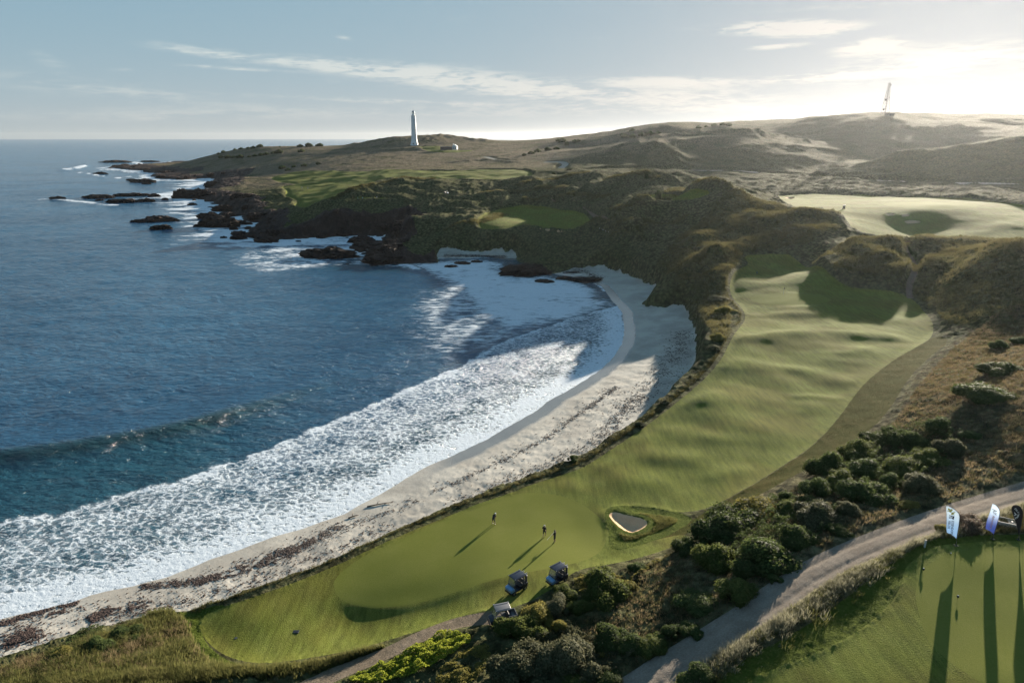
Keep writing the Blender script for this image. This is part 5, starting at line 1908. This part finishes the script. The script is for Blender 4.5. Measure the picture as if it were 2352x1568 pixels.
def cloth_mat(name, c0, c1, z0, z1):
    """printed banner cloth that lets some light through; a printed fade between two colours"""
    m, t = new_mat(name)
    oz = t.n('ShaderNodeSeparateXYZ', Vector=t.n('ShaderNodeTexCoord').outputs['Object']).outputs[2]
    col = t.mix(t.remap(oz, z0, z1), c0, c1)
    d = t.n('ShaderNodeBsdfPrincipled', Base_Color=col, Roughness=.7)
    tr = t.n('ShaderNodeBsdfTranslucent', Color=col)
    mx = t.n('ShaderNodeMixShader', Fac=.07)
    t.t.links.new(d.outputs[0], mx.inputs[1])
    t.t.links.new(tr.outputs[0], mx.inputs[2])
    t.out(mx)
    return m


M_INK = simple_mat("navy_ink", (.012, .014, .03), .7)
M_ORANGE = simple_mat("orange_ink", (.62, .26, .10), .7)
M_YEL = simple_mat("yellow_ink", (.75, .55, .10), .7)
M_WINK = simple_mat("white_ink", (.75, .78, .80), .6)
M_BLUEINK = simple_mat("pale_blue_ink", (.35, .55, .75), .6)
READ_DOWN = Matrix.Rotation(math.pi / 2, 4, 'X') @ Matrix.Rotation(-math.pi / 2, 4, 'Z')   # upright plane facing -Y, letters read downwards
READ = Matrix.Rotation(math.pi / 2, 4, 'X')


def banner(px, py, label, outline, mat, hgt, face_tilt, wave=.05, lean=.0):
    """outline: (x, z) with the pole at x=0; the cloth hangs to the left"""
    outline = [(a - lean * c, b - lean * d, c, d) for (a, b, c, d) in outline]
    p = spot(px, py)
    rz = math.atan2(-p.x, p.y) + face_tilt
    e = empty("feather_banner", p, rz)
    tag(e, label, "banner")
    MB().box((0, 0, .05), (.42, .10, .05)).box((0, 0, .05), (.10, .42, .05)).lathe([(.05, .0), (.05, .30), (.035, .42)], 10).build("base", M_BLACK, e)
    n = len(outline)
    bm = bmesh.new()
    cols = 10
    # cloth: rows of points between the free edge and the pole edge
    rows = []
    for (xl, xr, zl_, zr_) in outline:
        rw = []
        for j in range(cols + 1):
            f = j / cols
            x = xl + (xr - xl) * f
            z = zl_ + (zr_ - zl_) * f
            y = wave * math.sin(z * 2.1 + x * 2.5) * (1 - f) ** .8
            rw.append(bm.verts.new((x, y, z)))
        rows.append(rw)
    for i in range(len(rows) - 1):
        for j in range(cols):
            bm.faces.new((rows[i][j], rows[i][j + 1], rows[i + 1][j + 1], rows[i + 1][j]))
    bmesh.ops.solidify(bm, geom=bm.faces[:], thickness=.008)
    bmesh.ops.recalc_face_normals(bm, faces=bm.faces[:])
    me = bpy.data.meshes.new("banner_cloth")
    bm.to_mesh(me)
    bm.free()
    me.polygons.foreach_set('use_smooth', [True] * len(me.polygons))
    me.materials.append(mat)
    cl = link(bpy.data.objects.new("banner_cloth", me), e)
    pole = [(0.02, 0, .3)] + [(xr + .015, 0, zr_) for (xl, xr, zl_, zr_) in outline]
    # the pole follows the cloth's right edge and bends over its top
    xl, xr, zl_, zr_ = outline[-1]
    for f in (.66, .33, 0):
        pole.append((xl + (xr - xl) * f, 0, zl_ + (zr_ - zl_) * f + .012))
    MB().tube(pole, [.022] * (len(pole) - 3) + [.016] * 3, 8).build("pole", M_POLE, e, True)
    return e, cl


# (free-edge x, pole-edge x, free-edge z, pole-edge z) from the bottom up
o1 = [(-.13, 0, .92, .75), (-.55, .01, 1.10, .95), (-.86, .03, 1.15, 1.2), (-.93, .06, 1.5, 1.6), (-.96, .09, 2.1, 2.2), (-.99, .11, 2.7, 2.8), (-1.04, .10, 3.2, 3.25), (-1.08, .02, 3.5, 3.55), (-1.10, -.15, 3.75, 3.75), (-1.12, -.42, 3.92, 3.92), (-1.14, -.75, 4.05, 4.05)]
e1, c1 = banner(2195, 1253, "white and pale blue feather banner with a dark E logo beside the practice green", o1, cloth_mat("pale_banner", (.30, .42, .58), (.48, .55, .62), 1.5, 3.6), 4.1, R(-2), .05, .085)
text_mesh("ESSENDON", .30, M_INK, "lettering", c1, Matrix.Translation((-.60, -.075, 1.90)) @ Matrix.Rotation(-.085, 4, "Y") @ READ_DOWN, bold=.004)
text_mesh("FIELDS", .30, M_INK, "lettering", c1, Matrix.Translation((-.91, -.085, 2.12)) @ Matrix.Rotation(-.085, 4, "Y") @ READ_DOWN, bold=.004)
mb = MB()
for (x, z, sx, sz) in [(-.42, 3.0, .13, .36), (-.57, 3.12, .17, .10), (-.57, 2.95, .17, .10), (-.72, 3.12, .12, .10), (-.72, 2.90, .12, .12)]:
    mb.box((x - .085 * z, -.08, z), (sx, .012, sz))
lg = mb.build("logo", M_INK, c1)
lg['kind'] = 'stuff'
mb = MB()
for (x, z, r) in [(-.72, 3.62, .13), (-.86, 3.78, .10), (-.62, 3.80, .09), (-.50, 3.48, .10), (-.38, 3.58, .07), (-.58, 3.34, .08), (-.92, 3.56, .06), (-.44, 3.36, .06)]:
    mb.lathe([(r, -.005), (r, .005)], 10, (x - .085 * z, -.07, z), 'Y')
lg = mb.build("yellow_dots", M_YEL, c1)
lg['kind'] = 'stuff'
o2 = [(-.12, 0, .72, .60), (-.35, .03, .86, .8), (-.72, .06, .95, 1.0), (-.75, .10, 1.3, 1.35), (-.72, .15, 1.9, 1.9), (-.66, .20, 2.4, 2.4), (-.60, .23, 2.85, 2.9), (-.55, .21, 3.2, 3.25), (-.52, .13, 3.5, 3.5), (-.50, -.02, 3.72, 3.70), (-.47, -.22, 3.92, 3.88)]
e2, c2 = banner(2280, 1239, "blue fading to pale feather banner with orange lettering, middle of the three", o2, cloth_mat("blue_banner", (.10, .14, .36), (.60, .68, .78), 1.2, 3.3), 4.0, R(4), .05, .05)
text_mesh("Air", .52, M_INK, "lettering", c2, Matrix.Translation((-.36, -.07, 3.15)) @ READ_DOWN @ Matrix.Rotation(.35, 4, 'Z'), shear=.3)
text_mesh("Adventure", .36, M_ORANGE, "lettering", c2, Matrix.Translation((-.36, -.075, 1.95)) @ READ_DOWN, shear=.25)
o3 = [(-.06, 0, .70, .62), (-.12, .03, 1.0, 1.0), (-.26, .06, 1.5, 1.5), (-.45, .09, 2.0, 2.0), (-.66, .11, 2.5, 2.5), (-.80, .11, 2.9, 2.9), (-.86, .07, 3.2, 3.2), (-.82, -.02, 3.45, 3.45), (-.70, -.14, 3.62, 3.62), (-.52, -.30, 3.72, 3.72)]
e3, c3 = banner(2339, 1240, "black teardrop banner with white curved lettering at the right edge", o3, cloth_mat("black_banner", (.010, .011, .015), (.012, .013, .017), 0, 4), 3.8, R(-6), .03, .09)
word = "Callaway"
for i, ch in enumerate(word):
    a = -1.15 + i * .30
    r = .62
    x, z = -.78 + r * math.cos(-a * .9) - .05, 2.75 + r * math.sin(-a * .9)
    text_mesh(ch, .25, M_WINK, "letter", c3, Matrix.Translation((x - .09 * z, -.05, z)) @ READ @ Matrix.Rotation(-a * .9 - math.pi / 2, 4, 'Z'), bold=.004)
MB().prism([(-.62, 2.92), (-.36, 2.72), (-.58, 2.50), (-.52, 2.64), (-.45, 2.72), (-.56, 2.80)], .012, Matrix.Translation((-.245, -.05, 0))).build("chevron", M_WINK, c3)

# ------------------------------------------------------------------ small things on the practice green
p = spot(2311, 1206)
tr_ = empty("concrete_box", (p.x, p.y, p.z), R(-28))
tag(tr_, "open-topped pinkish concrete box between the blue and black banners", "concrete box")
mb = MB()
for (c, s) in [((-.82, 0, .28), (.12, 1.3, .6)), ((.82, 0, .28), (.12, 1.3, .6)), ((0, -.6, .28), (1.53, .12, .6)), ((0, .6, .28), (1.53, .12, .6))]:
    mb.box(c, s)
wl2 = mb.build("wall", M_CONC, tr_)
wl2['kind'] = 'stuff'
MB().box((0, 0, .02), (1.5, 1.08, .06)).build("floor", M_DARK, tr_)
MB().box((.42, 0, .45), (.66, 1.08, .08)).build("shelf", M_CONC, tr_)
MB().lathe([(.14, 0), (.14, .05)], 12, (.45, .1, .48)).build("bung_hole", M_DARK, tr_)

p = spot(2123, 1258)
st = empty("marker_post", p)
tag(st, "pale square marker post at the left edge of the practice green", "post")
MB().box((0, 0, .38), (.13, .13, .86)).build("post", simple_mat("pale_post", (.42, .44, .44), .7), st)
MB().box((0, 0, .83), (.16, .16, .05)).build("cap", M_CONC, st)
for (px, py, lab) in [(2120, 1313, "black knob hole marker at the left edge of the practice green"), (2199, 1375, "black knob hole marker in the middle of the practice green beside a banner's shadow")]:
    p = spot(px, py)
    e = empty("hole_marker", p)
    tag(e, lab, "hole marker")
    MB().tube([(0, 0, -.05), (0, 0, .30)], .012, 6).build("pin", M_POLE, e)
    MB().lathe([(.02, .20), (.085, .23), (.115, .30), (.10, .37), (.05, .42)], 12).build("knob", M_BLACK, e, True)
    MB().lathe([(.05, .42), (.045, .435), (.01, .45)], 10).build("cap", M_WHITE, e)
p = spot(2184, 1271)
o = MB().lathe([(.012, -.001), (.036, .012), (.05, .045), (.036, .08), (.012, .091)], 12).build("golf_ball", M_WHITE, None, True)
o.location = p
tag(o, "white golf ball on the fringe of the practice green", "golf ball")
p = spot(680, 1450)
e = empty("drain_grate", p)
tag(e, "dark square drain grate set in the near lawn", "drain")
MB().box((0, 0, .02), (.60, .45, .06)).build("frame", M_DARK, e)
for k in range(5):
    MB().box((-.2 + .1 * k, 0, .055), (.045, .40, .03)).build("bar", M_BLACK, e)
p = spot(542, 1465)
e = MB().lathe([(.16, 0), (.16, .02)], 12).build("sprinkler_cover", M_DARK)
e.location = p
tag(e, "round sprinkler cover in the lawn left of the drain grate", "sprinkler")
p = spot(1738, 631)
e = empty("tee_sign", (p.x, p.y, p.z), R(40))
tag(e, "dark slanted tee sign on the lit strip beyond the far green", "sign")
MB().box((0, 0, .40), (.10, .10, .9)).build("post", M_WOODPOST, e)
MB().box((0, -.06, .85), (.75, .06, .55), Matrix.Rotation(-.5, 3, 'X')).build("board", M_DARK, e)
p = spot(1799, 677)
e = empty("hole_flag", p)
tag(e, "thin flagstick lying low at the back edge of the far green", "flagstick")
MB().tube([(0, 0, 0), (0, 0, 2.1)], .012, 6).build("pole", M_WHITE, e)
MB().prism([(0, 1.75), (0, 2.1), (.42, 1.92)], .01).build("flag", M_DARK, e)
e['label'] = "thin flagstick with a small dark pennant at the back of the far green"
for k, (px, py) in enumerate([(1377, 527), (1385, 531), (1391, 533), (1398, 535), (1405, 537)]):
    p = spot(px, py)
    o = MB().box((0, 0, .3), (.16, .16, .75)).build("path_stake", M_WHITE)
    o.location = p
    tag(o, "short white stake in the line along the path in the shaded dell", "stake", "white stakes along the dell path")

# ------------------------------------------------------------------ golf carts
M_CARTBODY = simple_mat("cart_navy", (.012, .016, .028), .3, .2)
M_CARTHOOD = simple_mat("cart_pale_hood", (.13, .24, .40), .3, .1)
M_ROOFNAVY = simple_mat("cart_roof_navy", (.018, .024, .042), .3)
M_ROOFGREY = simple_mat("cart_roof_grey", (.12, .12, .13), .4)
M_RUBBER = simple_mat("rubber", (.014, .014, .014), .8)
M_RIM = simple_mat("alloy", (.35, .36, .38), .35, .8)
M_SEAT = simple_mat("dark_seat", (.03, .03, .035), .6)
m, t = new_mat("cart_windscreen")
gl = t.n('ShaderNodeBsdfPrincipled', Base_Color=(.55, .58, .52), Roughness=.06)
gl.inputs['Transmission Weight'].default_value = .85
t.out(gl)
M_SCREEN = m


def golf_cart(name, roofm, hoodm, utility=False):
    """front towards -Y"""
    e = empty(name, (0, 0, 0))
    # floor pan and rear body
    MB().box((0, .05, .36), (1.16, 2.25, .14), bevel=.04).box((0, .82, .58), (1.14, .78, .42), bevel=.08).build("body", M_CARTBODY, e)
    hood = MB().box((0, -.92, .62), (1.12, .56, .52), Matrix.Rotation(.22, 3, 'X'), bevel=.14).build("hood", hoodm, e, True)
    for s in (-1, 1):
        MB().lathe([(.07, 0), (.07, .03)], 10, (s * .38, -1.23, .62), 'Y').build("headlight", M_GLASS, hood)
    mb = MB()
    mb.box((.05, -1.19, .74), (.10, .02, .14)).box((-.04, -1.19, .78), (.16, .02, .05))
    MB().box((0, -1.24, .36), (1.0, .10, .16), bevel=.04).build("bumper", M_BLACK, e)
    lgx = mb.build("logo", M_INK, hood)
    lgx['kind'] = 'stuff'
    st_ = MB().box((0, .38, .74), (1.08, .52, .16), bevel=.05).build("seat", M_SEAT, e, True)
    MB().box((0, .68, 1.06), (1.08, .14, .46), Matrix.Rotation(-.15, 3, 'X'), bevel=.05).build("backrest", M_SEAT, e, True)
    MB().box((0, -.62, .90), (1.06, .22, .22), bevel=.05).build("dashboard", M_BLACK, e)
    wh = MB()
    wh.tube([(-.28 + .17 * math.cos(k * .5236), -.40 - .05 * math.sin(k * .5236), 1.04 + .16 * math.sin(k * .5236)) for k in range(13)], .018, 6, False)
    wh.tube([(-.28, -.40, 1.04), (-.28, -.58, .92)], .02, 6)
    wh.build("steering_wheel", M_BLACK, e, True)
    rh = 1.84
    for sx in (-1, 1):
        MB().tube([(sx * .52, -.78, .86), (sx * .53, -.52, rh)], .022, 6).build("roof_strut", M_BLACK, e)
        MB().tube([(sx * .52, .92, .78), (sx * .53, .86, rh)], .022, 6).build("roof_strut", M_BLACK, e)
    mb = MB()
    mb.box((0, .17, rh + .04), (1.22, 1.62, .09), bevel=.04)
    rfo = mb.build("roof", roofm, e, True)
    for sx in (-1, 1):
        MB().box((sx * .42, .17, rh + .095), (.08, 1.4, .03), bevel=.01).build("roof_rib", roofm, rfo)
        for yy in (-.6, .94):
            MB().lathe([(.05, 0), (.05, .05)], 8, (sx * .56, yy, rh + .07)).build("roof_cap", M_RIM, rfo)
    MB().box((0, -.66, 1.34), (1.02, .02, .92), Matrix.Rotation(-.26, 3, 'X')).build("windscreen", M_SCREEN, e)
    for sx in (-1, 1):
        for yy in (-.80, .80):
            w_ = MB().lathe([(.13, -.10), (.22, -.10), (.235, -.06), (.235, .06), (.22, .10), (.13, .10)], 18, (0, 0, 0), 'X').build("wheel", M_RUBBER, e, True)
            w_.location = (sx * .52, yy, .235)
            MB().lathe([(.05, -.105), (.13, -.10), (.13, .10), (.05, .105)], 14, (0, 0, 0), 'X').build("rim", M_RIM, w_)
    if utility:
        tb = MB()
        tb.box((0, 1.18, .66), (1.16, .9, .06)).box((-.56, 1.18, .84), (.05, .9, .34)).box((.56, 1.18, .84), (.05, .9, .34)).box((0, 1.62, .84), (1.1, .05, .34))
        b = tb.build("cargo_tray", M_ROOFGREY, e)
        b['kind'] = 'stuff'
    else:
        MB().box((0, 1.20, .62), (.95, .30, .10), bevel=.03).build("bag_well", M_BLACK, e)
        MB().tube([(-.45, 1.06, 1.10), (.45, 1.06, 1.10)], .03, 6).build("bag_rail", M_BLACK, e)
    return e


M_BAG = [simple_mat("black_bag", (.02, .02, .022), .6), simple_mat("navy_bag", (.025, .03, .06), .6)]


def golf_bag(cart_loc, rz, sx, label, mi):
    e = empty("golf_bag", cart_loc + Matrix.Rotation(rz, 3, 'Z') @ Vector((sx, 1.22, .67)), rz)
    tag(e, label, "golf bag")
    MB().lathe([(.11, 0), (.14, .03), (.12, .4), (.13, .78), (.15, .84)], 12).build("bag", M_BAG[mi], e, True)
    for k in range(6):
        a = k * 1.05
        c = MB().tube([(.05 * math.cos(a), .05 * math.sin(a), .6), (.09 * math.cos(a), .09 * math.sin(a), 1.02 + .04 * (k % 3))], .008, 5).build("club", M_STEEL, e)
        MB().box((.10 * math.cos(a), .10 * math.sin(a), 1.06 + .04 * (k % 3)), (.09, .05, .05), bevel=.015).build("club_head", M_RIM, c)


def place(o, px, py, face_px, face_py, dz=0.0):
    p, q = spot(px, py), spot(face_px, face_py)
    rz = math.atan2(q.y - p.y, q.x - p.x) + math.pi / 2
    o.location = p + Vector((0, 0, dz))
    o.rotation_euler = (0, 0, rz)
    return p, rz


gc = golf_cart("golf_cart", M_ROOFNAVY, M_CARTHOOD)
pts_c = [(1186, 1352, 1150, 1374, "navy golf cart with pale blue nose in full view by the green"),
         (1279, 1336, 1247, 1352, "navy golf cart half hidden behind a leafy bush"),
         (1938, 480, 1936, 470, "golf cart driving on the pale fairway at the upper right"),
         (1196, 455, 1180, 454, "tiny dark cart on the path at the head of the shaded dell"),
         (1025, 453, 1040, 454, "tiny dark cart on the shaded slope left of the dell")]
for k, (a_, b_, c_, d_, lab) in enumerate(pts_c):
    o = gc if k == 0 else copy_tree(gc)
    pl, rz = place(o, a_, b_, c_, d_, .02)
    tag(o, lab, "golf cart", "golf carts on the course")
    if k < 2:
        golf_bag(pl, rz, -.24, "dark golf bag on the back of the %s cart, driver's side" % ("fully visible" if k == 0 else "half hidden"), 0)
        golf_bag(pl, rz, .24, "navy golf bag on the back of the %s cart, passenger's side" % ("fully visible" if k == 0 else "half hidden"), 1)
uc = golf_cart("utility_cart", M_ROOFGREY, M_CARTBODY, True)
place(uc, 1150, 1430, 1114, 1440, .02)
tag(uc, "grey-roofed utility cart parked on the footpath against a tall bush", "utility cart")

# ------------------------------------------------------------------ people
def cloth(name, c):
    return simple_mat(name, c, .8, grain=.12, gscale=14)


M_SKIN = simple_mat("skin", (.42, .25, .18), .6)
M_CLOTH = {'black': cloth("black_cloth", (.012, .012, .016)), 'navy': cloth("navy_cloth", (.014, .017, .032)), 'white': cloth("white_cloth", (.70, .70, .70)),
           'blue': cloth("pale_blue_cloth", (.30, .45, .62)), 'shoe': cloth("pale_shoes", (.55, .55, .55)), 'dshoe': cloth("dark_shoes", (.03, .03, .03)), 'hair': cloth("grey_hair", (.45, .43, .40)), 'dhair': cloth("dark_hair", (.03, .022, .018))}


def person(px, py, label, J, tops, rz, cap=None, hair='dhair', face=0.0):
    """J: joint name -> (x, y, z); one skinned body, coloured by the nearest limb"""
    names = ['pelvis', 'belly', 'chest', 'neck', 'head', 'crown', 'lsh', 'lel', 'lwr', 'lha', 'rsh', 'rel', 'rwr', 'rha', 'lhip', 'lkn', 'lan', 'lto', 'rhip', 'rkn', 'ran', 'rto']
    rad = dict(pelvis=.15, belly=.145, chest=.155, neck=.058, head=.098, crown=.085, lsh=.075, lel=.045, lwr=.033, lha=.040, rsh=.075, rel=.045, rwr=.033, rha=.040, lhip=.10, lkn=.062, lan=.042, lto=.045,
               rhip=.10, rkn=.062, ran=.042, rto=.045)
    ed = [('pelvis', 'belly'), ('belly', 'chest'), ('chest', 'neck'), ('neck', 'head'), ('head', 'crown'), ('chest', 'lsh'), ('lsh', 'lel'), ('lel', 'lwr'), ('lwr', 'lha'), ('chest', 'rsh'), ('rsh', 'rel'), ('rel', 'rwr'),
          ('rwr', 'rha'), ('pelvis', 'lhip'), ('lhip', 'lkn'), ('lkn', 'lan'), ('lan', 'lto'), ('pelvis', 'rhip'), ('rhip', 'rkn'), ('rkn', 'ran'), ('ran', 'rto')]
    me = bpy.data.meshes.new("body")
    me.from_pydata([J[n] for n in names], [(names.index(a), names.index(b)) for a, b in ed], [])
    o = bpy.data.objects.new("body", me)
    COL.objects.link(o)
    sm = o.modifiers.new("skin", 'SKIN')
    sm.use_smooth_shade = True
    for i, nme in enumerate(names):
        me.skin_vertices[0].data[i].radius = (rad[nme], rad[nme] * (.72 if nme in ('pelvis', 'belly', 'chest') else 1))
        me.skin_vertices[0].data[i].use_root = nme == 'pelvis'
    sb_ = o.modifiers.new("sub", 'SUBSURF')
    sb_.levels = sb_.render_levels = 2
    bpy.context.view_layer.update()
    bm = bmesh.new()
    ev = o.evaluated_get(bpy.context.evaluated_depsgraph_get())
    m2 = bpy.data.meshes.new_from_object(ev)
    bpy.data.objects.remove(o)
    seg_mat = {'pelvis-belly': 1, 'belly-chest': 0, 'chest-neck': 0, 'neck-head': 2, 'head-crown': 2, 'chest-lsh': 0, 'lsh-lel': 0, 'lel-lwr': 2, 'lwr-lha': 2, 'chest-rsh': 0, 'rsh-rel': 0, 'rel-rwr': 2, 'rwr-rha': 2,
               'pelvis-lhip': 1, 'lhip-lkn': 1, 'lkn-lan': 2, 'lan-lto': 3, 'pelvis-rhip': 1, 'rhip-rkn': 1, 'rkn-ran': 2, 'ran-rto': 3}
    for mm in (M_CLOTH[tops[0]], M_CLOTH[tops[1]], M_SKIN, M_CLOTH[tops[2]]):
        m2.materials.append(mm)
    for f in m2.polygons:
        c = f.center
        best, bi = 1e9, 0
        for a, b in ed:
            A_, B_ = Vector(J[a]), Vector(J[b])
            v = B_ - A_
            tt = max(0, min(1, (c - A_).dot(v) / max(v.length_squared, 1e-9)))
            dd = (c - (A_ + v * tt)).length
            if dd < best:
                best, bi = dd, seg_mat[a + '-' + b]
        f.material_index = bi
        f.use_smooth = True
    # five fingers and a thumb on each hand, joined to the body mesh
    bm.from_mesh(m2)
    for s in ('l', 'r'):
        wr, ha = Vector(J[s + 'wr']), Vector(J[s + 'ha'])
        d = (ha - wr).normalized()
        sd_ = d.orthogonal().normalized()
        for k, lnf in enumerate((.062, .072, .076, .068, .055)):
            off = sd_ * (-.03 + .015 * k)
            b0 = ha + off * 1.0 + d * .01
            if k == 0:
                b0, d2 = wr + d * .03 + sd_ * -.03, (d + sd_ * -.8).normalized()
            else:
                d2 = d
            cr = d2.cross(sd_).normalized()
            pr = None
            for q, (tt, rr) in enumerate(((0, .010), (.5, .009), (1, .006))):
                pc = b0 + d2 * lnf * tt + cr * (.02 * tt * tt)
                ring = [bm.verts.new(pc + (sd_ * math.cos(w_) + cr * math.sin(w_)) * rr) for w_ in (0, 1.57, 3.14, 4.71)]
                if pr:
                    for w_ in range(4):
                        fc = bm.faces.new((pr[w_], pr[(w_ + 1) % 4], ring[(w_ + 1) % 4], ring[w_]))
                        fc.material_index = 2
                pr = ring
            bm.faces.new(pr).material_index = 2
    bm.to_mesh(m2)
    bm.free()
    p = spot(px, py)
    e = empty("person", p, rz)
    tag(e, label, "person")
    m2.name = "body"
    body = link(bpy.data.objects.new("body", m2), e)
    hd, cr_ = Vector(J['head']), Vector(J['crown'])
    up_ = (cr_ - Vector(J['neck'])).normalized()
    rot = up_.to_track_quat('Z', 'Y').to_matrix()
    # face: eyes, nose, mouth, ears on the side the person looks to (-Y)
    fc = MB()
    for sx in (-.035, .035):
        fc.box(hd + rot @ Vector((sx, -.098, .01)), (.022, .012, .012))
    ff = fc.build("eyes", M_CLOTH['dhair'], e)
    ff['kind'] = 'stuff'
    MB().box(hd + rot @ Vector((0, -.108, -.02)), (.022, .03, .045), rot, bevel=.008).build("nose", M_SKIN, e)
    MB().box(hd + rot @ Vector((0, -.098, -.06)), (.045, .012, .010), rot).build("mouth", simple_mat("lips", (.30, .12, .10), .6), e)
    for sx in (-1, 1):
        MB().box(hd + rot @ Vector((sx * .100, 0, -.005)), (.02, .035, .055), rot, bevel=.008).build("ear", M_SKIN, e)
    hm_ = MB().lathe([(.108, -.02), (.112, .03), (.100, .085), (.06, .125), (.01, .138)], 14).build("hair" if not cap else "cap", M_CLOTH[cap or hair], e, True)
    hm_.matrix_local = Matrix.Translation(hd + up_ * .01) @ rot.to_4x4()
    if cap:
        bl = MB().box((0, -.15, .015), (.17, .12, .014), bevel=.005).build("peak", M_CLOTH[cap], hm_)
    return e


STAND = dict(pelvis=(0, 0, .95), belly=(0, 0, 1.12), chest=(0, .01, 1.34), neck=(0, .0, 1.52), head=(0, -.01, 1.63), crown=(0, -.005, 1.72), lsh=(-.19, 0, 1.42), lel=(-.25, .02, 1.15), lwr=(-.26, -.06, .92), lha=(-.26, -.09, .83),
             rsh=(.19, 0, 1.42), rel=(.25, .02, 1.15), rwr=(.26, -.06, .92), rha=(.26, -.09, .83), lhip=(-.10, 0, .90), lkn=(-.11, -.02, .50), lan=(-.11, .02, .09), lto=(-.12, -.15, .045),
             rhip=(.10, 0, .90), rkn=(.11, -.02, .50), ran=(.11, .02, .09), rto=(.12, -.15, .045))
PUTT = dict(STAND, pelvis=(0, .10, .93), belly=(0, .02, 1.08), chest=(0, -.16, 1.24), neck=(0, -.30, 1.34), head=(0, -.40, 1.38), crown=(0, -.46, 1.44), lsh=(-.18, -.18, 1.28), lel=(-.17, -.34, 1.04), lwr=(-.05, -.42, .86), lha=(-.02, -.44, .78),
            rsh=(.18, -.18, 1.28), rel=(.17, -.34, 1.04), rwr=(.06, -.42, .84), rha=(.03, -.45, .74), lhip=(-.11, .08, .90), rhip=(.11, .08, .90), lkn=(-.15, -.03, .50), rkn=(.15, -.03, .50), lan=(-.17, .02, .09), ran=(.17, .02, .09), lto=(-.18, -.15, .045), rto=(.18, -.15, .045))
WALK = dict(STAND, lkn=(-.11, -.20, .52), lan=(-.11, -.22, .10), lto=(-.12, -.38, .05), rkn=(.11, .05, .50), ran=(.11, .26, .13), rto=(.12, .12, .05), lel=(-.25, .12, 1.16), lwr=(-.26, .12, .93), lha=(-.26, .10, .85), rel=(.25, -.08, 1.16), rwr=(.25, -.22, .98), rha=(.25, -.27, .90))
HOLD = dict(STAND, rel=(.26, -.08, 1.16), rwr=(.16, -.30, 1.08), rha=(.12, -.36, 1.07), lel=(-.26, -.05, 1.16), lwr=(-.18, -.26, 1.05), lha=(-.14, -.33, 1.05))
P1 = person(1134, 1203, "golfer in black top and dark shorts bent over a putt, alone on the green", PUTT, ('black', 'navy', 'shoe'), R(150), cap='white')
P2 = person(1250, 1233, "pale-haired golfer in black striding across the green, left of the pair", WALK, ('black', 'black', 'dshoe'), R(165), hair='hair')
P3 = person(1274, 1245, "golfer in black holding a flagstick level, right of the pair", HOLD, ('black', 'navy', 'dshoe'), R(235), hair='dhair')
# what they hold stays a thing of its own
e = empty("putter", P1.matrix_basis @ Vector((0, -.43, .80)), R(150))
tag(e, "putter in the hands of the golfer bent over a putt", "putter")
MB().tube([(0, 0, .12), (0, -.10, -.77)], .010, 6).build("shaft", M_STEEL, e)
MB().box((.03, -.11, -.775), (.12, .03, .03), bevel=.008).build("club_head", M_RIM, e)
MB().tube([(0, .012, .14), (0, -.02, -.12)], .016, 6).build("grip", M_BLACK, e)
e = empty("held_flagstick", P3.matrix_basis @ Vector((0, -.36, 1.07)), R(235))
tag(e, "flagstick with a white flag held level by the right golfer of the pair", "flagstick")
MB().tube([(-.75, -.05, .06), (1.35, .05, -.10)], .014, 6).build("pole", M_WHITE, e)
MB().prism([(-.75, .04), (-.75, -.20), (-.42, -.18), (-.42, .06)], .02, Matrix.Translation((0, -.05, .03))).build("flag", M_WHITE, e)
for (px, py, col_, rz, lab) in [(822, 460, 'blue', 100, "distant golfer in pale blue at the left end of the cliff-top tee"), (833, 460, 'blue', 200, "distant golfer in pale blue in the middle of the cliff-top tee"),
                                (827, 461, 'black', 20, "distant golfer in dark clothes between the two pale blue ones"),
                                (866, 459, 'white', 70, "distant golfer in white walking off the right end of the cliff-top tee"), (694, 436, 'white', 20, "distant golfer in white on the seaward fairway, left one"),
                                (707, 436, 'white', 190, "distant golfer in white on the seaward fairway, right one")]:
    person(px, py, lab, STAND, (col_, col_, 'dshoe'), R(rz))
